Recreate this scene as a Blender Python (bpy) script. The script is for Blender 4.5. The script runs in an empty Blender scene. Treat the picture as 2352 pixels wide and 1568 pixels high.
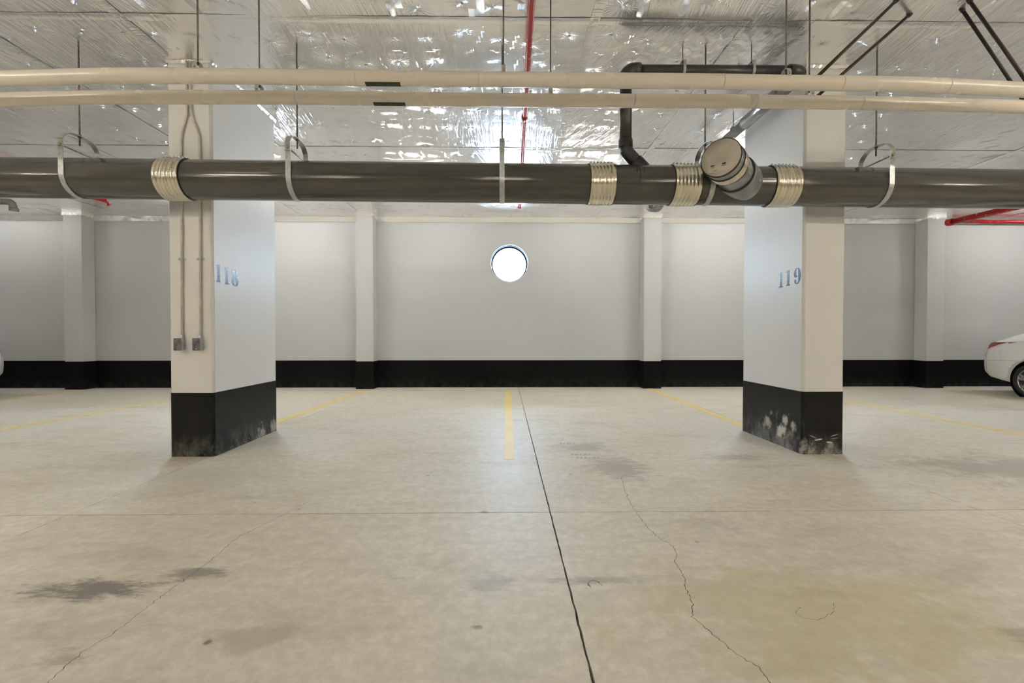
import bpy, bmesh, math, random
import numpy as np
from mathutils import Vector, Matrix
from mathutils.bvhtree import BVHTree
from mathutils.geometry import tessellate_polygon

random.seed(7)
RNG = np.random.default_rng(7)
S = bpy.context.scene
COL = S.collection
PI = math.pi

# ------------------------------------------------------------------ camera
cam_d = bpy.data.cameras.new('camera')
cam_d.sensor_width = 36.0
cam_d.lens = 16.0
cam_d.clip_start = 0.05
cam = bpy.data.objects.new('camera', cam_d)
COL.objects.link(cam)
cam.location = (0, 0, 1.1)
cam.rotation_euler = (PI/2 - math.atan(15/1045), 0, -math.atan(16/1045))
S.camera = cam

# ------------------------------------------------------------------ world, light levels, exposure
W = bpy.data.worlds.new('sky')
S.world = W
W.use_nodes = True
bg = W.node_tree.nodes['Background']
bg.inputs[0].default_value = (0.60, 0.79, 1.0, 1)
bg.inputs[1].default_value = 38.0
S.view_settings.view_transform = 'Standard'
S.view_settings.look = 'None'
S.view_settings.gamma = 1
S.view_settings.use_curve_mapping = False
S.view_settings.exposure = 0.90
S.cycles.max_bounces = 7
S.cycles.diffuse_bounces = 4
S.cycles.glossy_bounces = 4
S.cycles.adaptive_threshold = 0.03
WARM = (1.0, 0.89, 0.735)
NEUTRAL = (1.0, 0.985, 0.95)
TUBE_FRONT = 130.0
TUBE_BAY = 112.0
TUBE_FILL = 64.0
WIN = (0.092, 2.604, 0.40)        # porthole: x, z, radius
WIN_X = (0.092, -5.76, 5.95, -11.6, 11.8)   # one porthole per bay; columns and the frame hide all but the first
WALL_Y = 9.58
CEIL = 3.55

for wx_ in WIN_X:
    portal = bpy.data.lights.new('window_portal', 'AREA')
    portal.shape = 'DISK'
    portal.size = 0.76
    portal.cycles.is_portal = True
    po = bpy.data.objects.new('window_portal', portal)
    COL.objects.link(po)
    po.location = (wx_, WALL_Y + 0.27, WIN[1])
    po.rotation_euler = (-PI/2, 0, 0)

# ------------------------------------------------------------------ material helpers
def lin(c):
    return tuple(((v/255)/12.92 if v/255 <= 0.04045 else ((v/255 + 0.055)/1.055)**2.4) for v in c) + (1,)

class NT:
    def __init__(self, name):
        self.m = bpy.data.materials.new(name)
        self.m.use_nodes = True
        self.t = self.m.node_tree
        self.b = self.t.nodes['Principled BSDF']
    def n(self, kind, **kw):
        nd = self.t.nodes.new(kind)
        for k, v in kw.items():
            if k.startswith('i_'):
                key = k[2:]
                key = int(key) if key.isdigit() else key.replace('_', ' ')
                nd.inputs[key].default_value = v
            else:
                setattr(nd, k, v)
        return nd
    def l(self, a, b):
        self.t.links.new(a, b)
    def set(self, **kw):
        for k, v in kw.items():
            self.b.inputs[k.replace('_', ' ')].default_value = v
    def math(self, op, a, b=None, clamp=False):
        nd = self.n('ShaderNodeMath', operation=op)
        nd.use_clamp = clamp
        for i, v in enumerate((a, b)):
            if v is None: continue
            if isinstance(v, (int, float)): nd.inputs[i].default_value = v
            else: self.l(v, nd.inputs[i])
        return nd.outputs[0]
    def mapping(self, vec, scale=(1, 1, 1), loc=(0, 0, 0), rot=(0, 0, 0)):
        mp = self.n('ShaderNodeMapping')
        mp.inputs['Location'].default_value = loc
        mp.inputs['Rotation'].default_value = rot
        mp.inputs['Scale'].default_value = scale
        self.l(vec, mp.inputs['Vector'])
        return mp.outputs[0]
    def noise(self, vec, scale, detail=4, rough=0.55, dist=0.0):
        nd = self.n('ShaderNodeTexNoise', i_Scale=scale, i_Detail=detail, i_Roughness=rough, i_Distortion=dist)
        if vec is not None: self.l(vec, nd.inputs['Vector'])
        return nd.outputs[0]
    def ramp(self, fac, stops, interp='LINEAR'):
        nd = self.n('ShaderNodeValToRGB')
        r = nd.color_ramp
        r.interpolation = interp
        while len(r.elements) < len(stops): r.elements.new(0.5)
        for e, (p, c) in zip(r.elements, stops):
            e.position = p
            e.color = c if len(c) == 4 else tuple(c) + (1,)
        self.l(fac, nd.inputs[0])
        return nd.outputs[0]
    def mix(self, fac, a, b, blend='MIX'):
        nd = self.n('ShaderNodeMix', data_type='RGBA', blend_type=blend)
        if isinstance(fac, (int, float)): nd.inputs[0].default_value = fac
        else: self.l(fac, nd.inputs[0])
        for i, v in ((6, a), (7, b)):
            if isinstance(v, tuple): nd.inputs[i].default_value = v
            else: self.l(v, nd.inputs[i])
        return nd.outputs[2]
    def bump(self, height, strength=0.3, dist=0.01, prev=None):
        nd = self.n('ShaderNodeBump', i_Strength=strength, i_Distance=dist)
        self.l(height, nd.inputs['Height'])
        if prev is not None: self.l(prev, nd.inputs['Normal'])
        return nd.outputs[0]
    def pos(self):
        return self.n('ShaderNodeNewGeometry').outputs['Position']
    def obj(self):
        return self.n('ShaderNodeTexCoord').outputs['Object']

def simple(name, col, rough=0.5, metal=0.0, var=0.06, scale=12, bump=0.0, coat=0.0):
    q = NT(name)
    o = q.obj()
    n = q.noise(o, scale, 5)
    c = col if len(col) == 4 else tuple(col) + (1,)
    dk = tuple(v*(1-var*2) for v in c[:3]) + (1,)
    lt = tuple(min(1, v*(1+var)) for v in c[:3]) + (1,)
    q.l(q.ramp(n, [(0.3, dk), (0.7, lt)]), q.b.inputs['Base Color'])
    r = q.math('ADD', q.math('MULTIPLY', q.noise(o, scale*2.3, 3), 0.12), rough - 0.06)
    q.l(r, q.b.inputs['Roughness'])
    q.set(Metallic=metal, Coat_Weight=coat)
    if bump:
        q.l(q.bump(q.noise(o, scale*6, 4), bump, 0.004), q.b.inputs['Normal'])
    return q.m

M = {}
# --- white wall paint
def wall_paint(name, col, rough, stain):
    q = NT(name)
    p = q.pos()
    a = q.noise(p, 0.9, 3, 0.6)
    b = q.noise(q.mapping(p, (5, 5, 1.2)), 2.2, 4, 0.65)
    c = tuple(col) + (1,)
    c2 = (col[0]*0.93, col[1]*0.935, col[2]*0.93, 1)
    base = q.mix(q.math('MULTIPLY', q.ramp(a, [(0.35, (0, 0, 0)), (0.75, (1, 1, 1))]), 0.6), c, c2)
    dirt = q.ramp(b, [(0.60, (0, 0, 0)), (0.78, (1, 1, 1))])
    base = q.mix(q.math('MULTIPLY', dirt, stain), base, (0.42, 0.42, 0.40, 1))
    q.l(base, q.b.inputs['Base Color'])
    q.set(Roughness=rough)
    n1 = q.bump(q.noise(p, 18, 3), 0.12, 0.008)
    q.l(n1, q.b.inputs['Normal'])
    return q.m
M['wall'] = wall_paint('white_wall_paint', (0.53, 0.536, 0.54), 0.55, 0.05)
M['pilaster'] = wall_paint('white_pilaster_paint', (0.57, 0.57, 0.57), 0.5, 0.08)
M['column'] = wall_paint('white_column_paint', (0.76, 0.76, 0.755), 0.42, 0.14)

# --- black base paint with scuffs
def black_paint(name, smear, low, spec=0.22, ro=0.36):
    q = NT(name)
    p = q.pos()
    s = q.n('ShaderNodeSeparateXYZ'); q.l(p, s.inputs[0])
    h = s.outputs['Z']
    fine = q.noise(p, 38, 6, 0.7)
    spk = q.ramp(fine, [(0.66, (0, 0, 0)), (0.71, (1, 1, 1))])
    lowm = q.ramp(q.math('DIVIDE', h, 0.6), [(0.0, (1, 1, 1)), (0.10, (0.6, 0.6, 0.6)), (0.35, (0.06, 0.06, 0.06)), (1, (0, 0, 0))])
    dust = q.ramp(q.noise(q.mapping(p, (1, 1, 0.7)), 9, 7, 0.7), [(0.42, (0, 0, 0)), (0.72, (1, 1, 1))])
    m1 = q.math('MULTIPLY', q.math('MULTIPLY', lowm, dust), low)
    m2 = q.math('MULTIPLY', spk, q.math('ADD', q.math('MULTIPLY', lowm, 0.7), 0.04))
    m = q.math('MAXIMUM', m1, m2)
    sn = q.noise(q.mapping(p, (1, 1, 0.75)), 11, 6, 0.68) if smear else None
    for (c, r, amt) in smear:
        d = q.n('ShaderNodeVectorMath', operation='DISTANCE'); q.l(p, d.inputs[0]); d.inputs[1].default_value = c
        dn = q.math('ADD', d.outputs['Value'], q.math('MULTIPLY', q.math('SUBTRACT', sn, 0.5), r*3.4))
        f = q.ramp(q.math('DIVIDE', dn, r), [(0.15, (1, 1, 1)), (1.0, (0, 0, 0))], 'EASE')
        m = q.math('MAXIMUM', m, q.math('MULTIPLY', f, amt))
    q.b.inputs['Specular IOR Level'].default_value = spec
    base = q.mix(m, (0.0042, 0.0044, 0.0040, 1), (0.62, 0.61, 0.56, 1))
    q.l(base, q.b.inputs['Base Color'])
    q.l(q.math('ADD', q.math('MULTIPLY', m, 0.3), ro), q.b.inputs['Roughness'])
    q.l(q.bump(q.noise(p, 60, 4), 0.15, 0.003), q.b.inputs['Normal'])
    return q.m
M['black_wall'] = black_paint('black_wall_paint', [], 0.05, 0.08, 0.6)
M['black_left'] = black_paint('black_column_paint', [((-2.63, 4.95, 0.03), 0.12, 0.7), ((-2.63, 5.2, 0.06), 0.10, 0.6)], 0.30)
M['black_right'] = black_paint('black_column_paint_scuffed',
    [((2.735, 4.38, 0.27), 0.07, 0.75), ((2.735, 4.27, 0.24), 0.06, 0.7), ((2.735, 4.45, 0.15), 0.085, 1.0), ((2.735, 4.70, 0.19), 0.09, 0.65),
     ((2.735, 4.62, 0.30), 0.04, 0.6), ((2.735, 4.42, 0.02), 0.26, 0.35), ((2.735, 4.75, 0.05), 0.2, 0.22), ((2.80, 4.14, 0.03), 0.11, 0.55), ((2.98, 4.14, 0.0), 0.12, 0.5)], 0.42)

# --- concrete floor
def concrete():
    q = NT('floor_concrete')
    p = q.pos()
    big = q.noise(p, 0.55, 3, 0.6, 0.4)
    mid = q.noise(q.mapping(p, (1.0, 2.1, 1)), 1.9, 6, 0.68, 0.7)
    fine = q.noise(p, 16, 5, 0.75)
    base = q.ramp(mid, [(0.22, (0.52, 0.475, 0.38)), (0.48, (0.67, 0.623, 0.525)), (0.78, (0.77, 0.73, 0.635))])
    base = q.mix(q.ramp(big, [(0.4, (0, 0, 0)), (0.7, (0.55, 0.55, 0.55))]), base, (0.72, 0.70, 0.655, 1))
    base = q.mix(q.math('MULTIPLY', q.ramp(fine, [(0.42, (1, 1, 1)), (0.62, (0, 0, 0))]), 0.30), base, (0.36, 0.325, 0.265, 1))
    stk = q.ramp(q.noise(q.mapping(p, (1.1, 8, 1), rot=(0, 0, 0.12)), 1.7, 4, 0.6), [(0.50, (0, 0, 0)), (0.68, (1, 1, 1))])
    base = q.mix(q.math('MULTIPLY', stk, 0.10), base, (0.38, 0.35, 0.30, 1))
    # dark grey smudges
    sm = q.ramp(q.noise(q.mapping(p, (0.55, 1.6, 1), (3.1, 0.4, 0)), 1.5, 6, 0.72, 0.3), [(0.585, (0, 0, 0)), (0.74, (1, 1, 1))])
    base = q.mix(q.math('MULTIPLY', sm, 0.42), base, (0.20, 0.185, 0.16, 1))
    # small dark spots
    v = q.n('ShaderNodeTexVoronoi', i_Scale=2.6, feature='F1'); q.l(p, v.inputs['Vector'])
    spot = q.ramp(v.outputs['Distance'], [(0.018, (1, 1, 1)), (0.045, (0, 0, 0))])
    base = q.mix(q.math('MULTIPLY', spot, 0.55), base, (0.12, 0.11, 0.10, 1))
    # individual stains, where they are on the slab: centre, radii, colour, amount
    sn_lo = q.noise(p, 4.5, 4, 0.72)
    sn_hi = q.noise(q.mapping(p, (0.55, 1.5, 1)), 13, 5, 0.75)
    for (cx, cy, rx, ry, col, amt, ns) in [
        (-1.78, 1.98, 0.36, 0.11, (0.13, 0.12, 0.105, 1), 0.85, 9), (-1.42, 2.11, 0.20, 0.075, (0.16, 0.145, 0.125, 1), 0.7, 14),
        (1.25, 1.75, 0.95, 0.55, (0.53, 0.475, 0.26, 1), 0.55, 2.5),
        (0.95, 3.75, 0.30, 0.45, (0.23, 0.22, 0.20, 1), 0.55, 8), (0.75, 4.45, 0.35, 0.28, (0.25, 0.24, 0.22, 1), 0.5, 6),
        (2.05, 4.05, 0.35, 0.16, (0.27, 0.25, 0.22, 1), 0.5, 8), (4.1, 3.7, 0.9, 0.5, (0.26, 0.245, 0.215, 1), 0.55, 4),
        (0.42, 2.02, 0.30, 0.045, (0.26, 0.235, 0.2, 1), 0.6, 14), (-1.5, 1.56, 0.09, 0.06, (0.27, 0.245, 0.20, 1), 0.55, 12),
        (-1.066, 1.632, 0.016, 0.020, (0.05, 0.05, 0.045, 1), 0.9, 8), (-0.10, 1.70, 0.03, 0.018, (0.2, 0.21, 0.2, 1), 0.8, 12),
        (-0.06, 2.0, 0.14, 0.09, (0.27, 0.265, 0.25, 1), 0.5, 9), (-0.9, 1.65, 0.2, 0.1, (0.33, 0.30, 0.24, 1), 0.5, 6),
        (-5.6, 4.6, 0.8, 0.35, (0.30, 0.285, 0.255, 1), 0.5, 4), (-2.3, 3.55, 0.8, 0.35, (0.56, 0.53, 0.47, 1), 0.5, 3),
        (1.95, 1.62, 0.18, 0.07, (0.25, 0.225, 0.17, 1), 0.5, 9), (-0.13, 2.82, 0.035, 0.025, (0.33, 0.22, 0.14, 1), 0.8, 14)]:
        m = q.mapping(p, (1/rx, 1/ry, 1), (-cx/rx, -cy/ry, 0))
        ln = q.n('ShaderNodeVectorMath', operation='LENGTH'); q.l(m, ln.inputs[0])
        d = q.math('ADD', ln.outputs['Value'], q.math('MULTIPLY', q.math('SUBTRACT', sn_hi if ns > 7 else sn_lo, 0.5), 2.6))
        f = q.ramp(d, [(0.25, (1, 1, 1)), (1.05, (0, 0, 0))], 'EASE')
        base = q.mix(q.math('MULTIPLY', f, amt), base, col)
    q.l(base, q.b.inputs['Base Color'])
    q.l(q.math('ADD', q.math('MULTIPLY', mid, 0.30), 0.34), q.b.inputs['Roughness'])
    n1 = q.bump(q.noise(p, 5, 5, 0.6), 0.12, 0.012)
    n2 = q.bump(fine, 0.14, 0.004, n1)
    q.l(n2, q.b.inputs['Normal'])
    return q.m
M['concrete'] = concrete()

# --- foil facing: uv = wrinkle direction per board, 'pin' = offset from the nearest fastener
def foil(name, pins=True, wr=1.0):
    q = NT(name)
    uv = q.n('ShaderNodeUVMap').outputs[0]
    p = q.pos()
    w1 = q.noise(q.mapping(uv, (26, 1.1, 1)), 1.0, 3, 0.6, 0.15)
    w2 = q.noise(q.mapping(uv, (78, 2.4, 1)), 1.0, 2, 0.55, 0.1)
    crm = q.ramp(q.noise(p, 0.75, 2, 0.5), [(0.36, (0.10, 0.10, 0.10)), (0.66, (1, 1, 1))])
    h = q.math('MULTIPLY', q.math('ADD', q.math('MULTIPLY', w1, 1.0), q.math('MULTIPLY', w2, 0.45)), crm)
    nrm = q.bump(h, 0.85*wr, 0.012)
    if pins:
        at = q.n('ShaderNodeAttribute', attribute_name='pin')
        s = q.n('ShaderNodeSeparateXYZ'); q.l(at.outputs['Vector'], s.inputs[0])
        cx = q.n('ShaderNodeCombineXYZ'); q.l(s.outputs['X'], cx.inputs[0]); q.l(s.outputs['Y'], cx.inputs[1])
        ln = q.n('ShaderNodeVectorMath', operation='LENGTH'); q.l(cx.outputs[0], ln.inputs[0])
        nm = q.n('ShaderNodeVectorMath', operation='NORMALIZE'); q.l(cx.outputs[0], nm.inputs[0])
        sc = q.n('ShaderNodeVectorMath', operation='SCALE'); q.l(nm.outputs[0], sc.inputs[0]); sc.inputs['Scale'].default_value = 3.4
        ad = q.n('ShaderNodeVectorMath', operation='ADD'); q.l(sc.outputs[0], ad.inputs[0])
        cz = q.n('ShaderNodeCombineXYZ'); q.l(s.outputs['Z'], cz.inputs[2]); q.l(cz.outputs[0], ad.inputs[1])
        ray = q.noise(ad.outputs[0], 1.0, 3, 0.65)
        fall = q.ramp(q.math('DIVIDE', ln.outputs['Value'], 0.17), [(0.05, (1, 1, 1)), (0.45, (0.45, 0.45, 0.45)), (1.0, (0, 0, 0))])
        amp = q.ramp(q.noise(cz.outputs[0], 0.9, 1), [(0.40, (0.16, 0.16, 0.16)), (0.66, (1, 1, 1))])
        hp = q.math('MULTIPLY', q.math('MULTIPLY', ray, fall), amp)
        aw = q.n('ShaderNodeAttribute', attribute_name='pin_weight')
        hp = q.math('MULTIPLY', hp, aw.outputs['Fac'])
        nrm = q.bump(hp, 0.8*wr, 0.024, nrm)
    # reinforcing scrim: a 12 mm grid
    sx = q.n('ShaderNodeTexWave', wave_type='BANDS', bands_direction='X', i_Scale=26.0); q.l(p, sx.inputs['Vector'])
    sy = q.n('ShaderNodeTexWave', wave_type='BANDS', bands_direction='Y', i_Scale=26.0); q.l(p, sy.inputs['Vector'])
    sg = q.math('MAXIMUM', q.math('POWER', sx.outputs['Fac'], 4.0), q.math('POWER', sy.outputs['Fac'], 4.0))
    nrm = q.bump(sg, 0.05, 0.002, nrm)
    q.l(nrm, q.b.inputs['Normal'])
    dirt = q.noise(p, 1.6, 3, 0.6)
    q.l(q.ramp(dirt, [(0.35, (0.95, 0.94, 0.92)), (0.65, (0.99, 0.99, 0.98))]), q.b.inputs['Base Color'])
    q.l(q.math('ADD', q.math('MULTIPLY', dirt, 0.18), 0.10), q.b.inputs['Roughness'])
    q.set(Metallic=0.74)
    return q.m
M['foil'] = foil('foil_facing')
M['foil_tape'] = foil('foil_tape', False, 0.8)
M['pin'] = simple('pin_washer_metal', (0.48, 0.43, 0.34), 0.45, 0.5)
M['slab_above'] = simple('bare_concrete', (0.35, 0.34, 0.32), 0.9)

# --- pipes and metals
def plastic_pipe():
    q = NT('dark_grey_pipe_plastic')
    p = q.pos()
    st = q.noise(q.mapping(p, (0.4, 14, 14)), 2.0, 5, 0.6)
    dust = q.noise(q.mapping(p, (0.8, 3, 3)), 1.6, 6, 0.7)
    c = q.ramp(st, [(0.3, (0.050, 0.048, 0.041)), (0.7, (0.076, 0.072, 0.061))])
    c = q.mix(q.math('MULTIPLY', q.ramp(dust, [(0.5, (0, 0, 0)), (0.8, (1, 1, 1))]), 0.35), c, (0.17, 0.155, 0.13, 1))
    q.l(c, q.b.inputs['Base Color'])
    q.l(q.math('ADD', q.math('MULTIPLY', dust, 0.22), 0.05), q.b.inputs['Roughness'])
    q.l(q.bump(st, 0.05, 0.004), q.b.inputs['Normal'])
    return q.m
M['pvc'] = plastic_pipe()
M['pvc_black'] = simple('charcoal_pipe_plastic', (0.035, 0.035, 0.036), 0.34, 0, 0.15, 8)
M['pvc_grey'] = simple('grey_pipe_plastic', (0.30, 0.312, 0.318), 0.13, 0.45, 0.10, 9)
M['cap_beige'] = simple('beige_cap_plastic', (0.56, 0.515, 0.43), 0.45, 0, 0.06, 9)
M['rubber'] = simple('black_rubber', (0.02, 0.018, 0.014), 0.6)
M['jacket'] = simple('cream_pipe_jacket', (0.74, 0.685, 0.60), 0.26, 0, 0.015, 2)
M['jacket_seam'] = simple('jacket_seam_tape', (0.62, 0.555, 0.46), 0.40, 0, 0.05, 6)
def stainless():
    q = NT('corrugated_stainless')
    p = q.pos()
    n = q.noise(q.mapping(p, (60, 6, 6)), 1, 3)
    q.l(q.ramp(n, [(0.3, (0.62, 0.57, 0.45)), (0.7, (0.80, 0.76, 0.66))]), q.b.inputs['Base Color'])
    q.set(Metallic=1.0, Roughness=0.22)
    q.l(q.bump(n, 0.08, 0.003), q.b.inputs['Normal'])
    return q.m
M['stainless'] = stainless()
M['galv'] = simple('galvanised_steel', (0.50, 0.53, 0.53), 0.38, 0.85, 0.12, 30, 0.05)
M['zinc_box'] = simple('grey_zinc_plate', (0.17, 0.175, 0.175), 0.45, 0.5, 0.35, 22)
M['conduit'] = simple('grey_conduit_steel', (0.70, 0.67, 0.60), 0.42, 0.1, 0.08, 20)
M['rod'] = simple('dull_threaded_rod', (0.20, 0.18, 0.15), 0.5, 0.7, 0.2, 60)
M['brace'] = simple('dark_brown_steel', (0.030, 0.020, 0.014), 0.5, 0.3, 0.25, 14)
M['bolt'] = simple('yellow_zinc_bolt', (0.46, 0.40, 0.24), 0.4, 0.8, 0.2, 40)
M['red'] = simple('red_pipe_enamel', (0.42, 0.008, 0.012), 0.26, 0, 0.1, 5)
M['marker_ink'] = simple('dark_marker_ink', (0.010, 0.010, 0.025), 0.4)
M['green_ink'] = simple('green_print', (0.13, 0.30, 0.03), 0.5)
M['sticker'] = simple('white_sticker', (0.62, 0.57, 0.49), 0.5)
M['sticker_ink'] = simple('black_print', (0.04, 0.035, 0.03), 0.5)
M['sleeve'] = simple('window_sleeve_blue_grey', (0.030, 0.050, 0.078), 0.55, 0.0, 0.08, 9)
M['sleeve'].node_tree.nodes['Principled BSDF'].inputs['Specular IOR Level'].default_value = 0.1
M['flange'] = simple('window_flange_zinc', (0.80, 0.84, 0.86), 0.35, 0.6, 0.05, 12)
M['fixture'] = simple('white_fixture_enamel', (0.8, 0.8, 0.78), 0.4)

def digit_paint():
    q = NT('black_stencil_paint')
    p = q.pos()
    n = q.noise(p, 55, 5, 0.7)
    q.l(q.ramp(n, [(0.35, (0.010, 0.013, 0.024)), (0.75, (0.030, 0.038, 0.065))]), q.b.inputs['Base Color'])
    q.l(q.math('ADD', q.math('MULTIPLY', n, 0.14), 0.17), q.b.inputs['Roughness'])
    q.l(q.bump(q.noise(p, 60, 3), 0.10, 0.003), q.b.inputs['Normal'])
    q.b.inputs['Specular IOR Level'].default_value = 0.28
    return q.m
M['digit'] = digit_paint()

def yellow():
    q = NT('yellow_line_paint')
    p = q.pos()
    n = q.noise(p, 18, 8, 0.75)
    n2 = q.noise(p, 2.2, 5, 0.6)
    c = q.ramp(n2, [(0.35, (0.74, 0.55, 0.17)), (0.65, (0.80, 0.63, 0.24))])
    c = q.mix(q.math('MULTIPLY', q.ramp(n, [(0.50, (0, 0, 0)), (0.66, (1, 1, 1))]), 0.6), c, (0.50, 0.46, 0.36, 1))
    q.l(c, q.b.inputs['Base Color'])
    q.set(Roughness=0.5)
    return q.m
M['yellow'] = yellow()
M['crack'] = simple('dark_crack', (0.13, 0.11, 0.085), 0.9, 0, 0.3, 40)
M['scuff'] = simple('chalky_scuff', (0.66, 0.63, 0.55), 0.8, 0, 0.15, 60)

def tube_mat(name, col, st):
    q = NT(name)
    q.set(Base_Color=(0.9, 0.9, 0.9, 1))
    q.b.inputs['Emission Color'].default_value = tuple(col) + (1,)
    q.b.inputs['Emission Strength'].default_value = st
    return q.m
M['tube_neutral'] = tube_mat('neutral_fluorescent_tube', NEUTRAL, TUBE_BAY)
M['tube_fill'] = tube_mat('added_fill_tube', NEUTRAL, TUBE_FILL)
M['tube_warm'] = tube_mat('warm_fluorescent_tube', WARM, TUBE_FRONT)

def glass(name, col):
    q = NT(name)
    q.set(Base_Color=col, Roughness=0.0, IOR=1.45)
    q.b.inputs['Transmission Weight'].default_value = 1.0
    return q.m
def pane_glass():
    # thin single pane: mostly clear, with a mirror share, so daylight passes straight through
    q = NT('window_glass')
    t = q.n('ShaderNodeBsdfTransparent'); t.inputs[0].default_value = (0.93, 0.96, 0.97, 1)
    g = q.n('ShaderNodeBsdfGlossy'); g.inputs['Roughness'].default_value = 0.02
    fr = q.n('ShaderNodeFresnel', i_IOR=1.45)
    mx = q.n('ShaderNodeMixShader')
    q.l(fr.outputs[0], mx.inputs[0]); q.l(t.outputs[0], mx.inputs[1]); q.l(g.outputs[0], mx.inputs[2])
    q.l(mx.outputs[0], q.t.nodes['Material Output'].inputs['Surface'])
    return q.m
M['pane'] = pane_glass()
M['car_white'] = simple('white_car_paint', (0.80, 0.80, 0.78), 0.30, 0, 0.01, 3, 0, 1.0)
M['car_glass'] = simple('dark_car_glass', (0.012, 0.014, 0.016), 0.06, 0, 0.05, 3)
M['car_black'] = simple('black_car_trim', (0.012, 0.012, 0.012), 0.5)
M['tyre'] = simple('tyre_rubber', (0.018, 0.018, 0.018), 0.75, 0, 0.2, 30)
M['alloy'] = simple('alloy_wheel', (0.60, 0.60, 0.57), 0.28, 0.9, 0.08, 20)
M['tail_red'] = simple('red_tail_lamp', (0.32, 0.015, 0.03), 0.12, 0, 0.12, 9, 0, 1.0)
M['tail_clear'] = simple('smoky_tail_lamp', (0.14, 0.12, 0.13), 0.12, 0, 0.12, 9, 0, 1.0)

# ------------------------------------------------------------------ mesh helpers
class MB:
    def __init__(self):
        self.v = []; self.f = []; self.s = []
    def add(self, verts, faces, smooth=False):
        o = len(self.v)
        self.v += [tuple(v) for v in verts]
        self.f += [tuple(i + o for i in f) for f in faces]
        self.s += [smooth]*len(faces)
        return self
    def box(self, x0, x1, y0, y1, z0, z1, mat=None):
        vs = [(x, y, z) for z in (z0, z1) for y in (y0, y1) for x in (x0, x1)]
        if mat is not None: vs = [tuple(mat @ Vector(v)) for v in vs]
        return self.add(vs, [(0, 2, 3, 1), (4, 5, 7, 6), (0, 1, 5, 4), (2, 6, 7, 3), (0, 4, 6, 2), (1, 3, 7, 5)])
    def tube(self, path, r, seg=20, caps=True, smooth=True):
        P = [Vector(p) for p in path]
        rs = r if isinstance(r, (list, tuple)) else [r]*len(P)
        T = []
        for i in range(len(P)):
            a = P[max(0, i-1)]; b = P[min(len(P)-1, i+1)]
            T.append((b - a).normalized())
        up = Vector((0, 0, 1)) if abs(T[0].z) < 0.9 else Vector((1, 0, 0))
        N = (up - T[0]*up.dot(T[0])).normalized()
        vs = []
        for i, p in enumerate(P):
            N = (N - T[i]*N.dot(T[i])).normalized()
            B = T[i].cross(N)
            for k in range(seg):
                a = 2*PI*k/seg
                vs.append(p + (N*math.cos(a) + B*math.sin(a))*rs[i])
        fs = []
        for i in range(len(P)-1):
            for k in range(seg):
                k2 = (k+1) % seg
                fs.append((i*seg+k, i*seg+k2, (i+1)*seg+k2, (i+1)*seg+k))
        self.add(vs, fs, smooth)
        if caps:
            o = len(self.v) - len(vs)
            self.f.append(tuple(o + k for k in reversed(range(seg)))); self.s.append(False)
            self.f.append(tuple(o + (len(P)-1)*seg + k for k in range(seg))); self.s.append(False)
        return self
    def lathe(self, origin, axis, prof, seg=40, smooth=True, closed=False):
        # prof: list of (distance along axis, radius)
        A = Vector(axis).normalized(); O = Vector(origin)
        up = Vector((0, 0, 1)) if abs(A.z) < 0.9 else Vector((1, 0, 0))
        N = (up - A*up.dot(A)).normalized(); B = A.cross(N)
        vs = []
        for (t, r) in prof:
            for k in range(seg):
                a = 2*PI*k/seg
                vs.append(O + A*t + (N*math.cos(a) + B*math.sin(a))*max(r, 1e-5))
        fs = []
        n = len(prof)
        for i in range(n if closed else n-1):
            j = (i+1) % n
            for k in range(seg):
                k2 = (k+1) % seg
                fs.append((i*seg+k, i*seg+k2, j*seg+k2, j*seg+k))
        return self.add(vs, fs, smooth)
    def ribbon(self, path, side, width, thick):
        # flat bar swept along a path; side = constant width direction
        P = [Vector(p) for p in path]; W_ = Vector(side).normalized()
        vs = []
        for i in range(len(P)):
            T = (P[min(len(P)-1, i+1)] - P[max(0, i-1)]).normalized()
            Nn = T.cross(W_).normalized()
            for a, b in ((-1, -1), (1, -1), (1, 1), (-1, 1)):
                vs.append(P[i] + W_*(a*width/2) + Nn*(b*thick/2))
        fs = []
        for i in range(len(P)-1):
            for k in range(4):
                k2 = (k+1) % 4
                fs.append((i*4+k, i*4+k2, i*4+4+k2, i*4+4+k))
        fs.append((3, 2, 1, 0)); e = (len(P)-1)*4; fs.append((e, e+1, e+2, e+3))
        return self.add(vs, fs)
    def prism(self, poly, frame, depth):
        # 2D polygon, frame = (origin, u, v, n): extruded along n
        O, U, V, Nn = [Vector(q) for q in frame]
        tris = tessellate_polygon([[Vector((a, b, 0)) for a, b in poly]])
        n = len(poly)
        vs = [O + U*a + V*b for a, b in poly] + [O + U*a + V*b + Nn*depth for a, b in poly]
        fs = [tuple(i + n for i in t) for t in tris] + [tuple(reversed(t)) for t in tris]
        fs += [(i, (i+1) % n, n + (i+1) % n, n + i) for i in range(n)]
        return self.add(vs, fs)
    def build(self, name, mat, parent=None, fix=True, bevel=0.0, bseg=2):
        me = bpy.data.meshes.new(name)
        me.from_pydata(self.v, [], self.f)
        me.polygons.foreach_set('use_smooth', self.s)
        if fix or bevel:
            bm = bmesh.new(); bm.from_mesh(me)
            if bevel:
                bmesh.ops.bevel(bm, geom=[e for e in bm.edges if len(e.link_faces) == 2 and e.calc_face_angle(0) > 0.5],
                                offset=bevel, segments=bseg, affect='EDGES', clamp_overlap=True)
            bmesh.ops.recalc_face_normals(bm, faces=bm.faces)
            bm.to_mesh(me); bm.free()
        me.materials.append(M[mat])
        o = bpy.data.objects.new(name, me)
        COL.objects.link(o)
        if parent is not None: o.parent = parent
        return o

def thing(name, label, cat, loc=(0, 0, 0), group=None):
    o = bpy.data.objects.new(name, None)
    o.empty_display_size = 0.1
    COL.objects.link(o)
    o.location = loc
    o['label'] = label; o['category'] = cat
    if group: o['group'] = group
    return o

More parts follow.
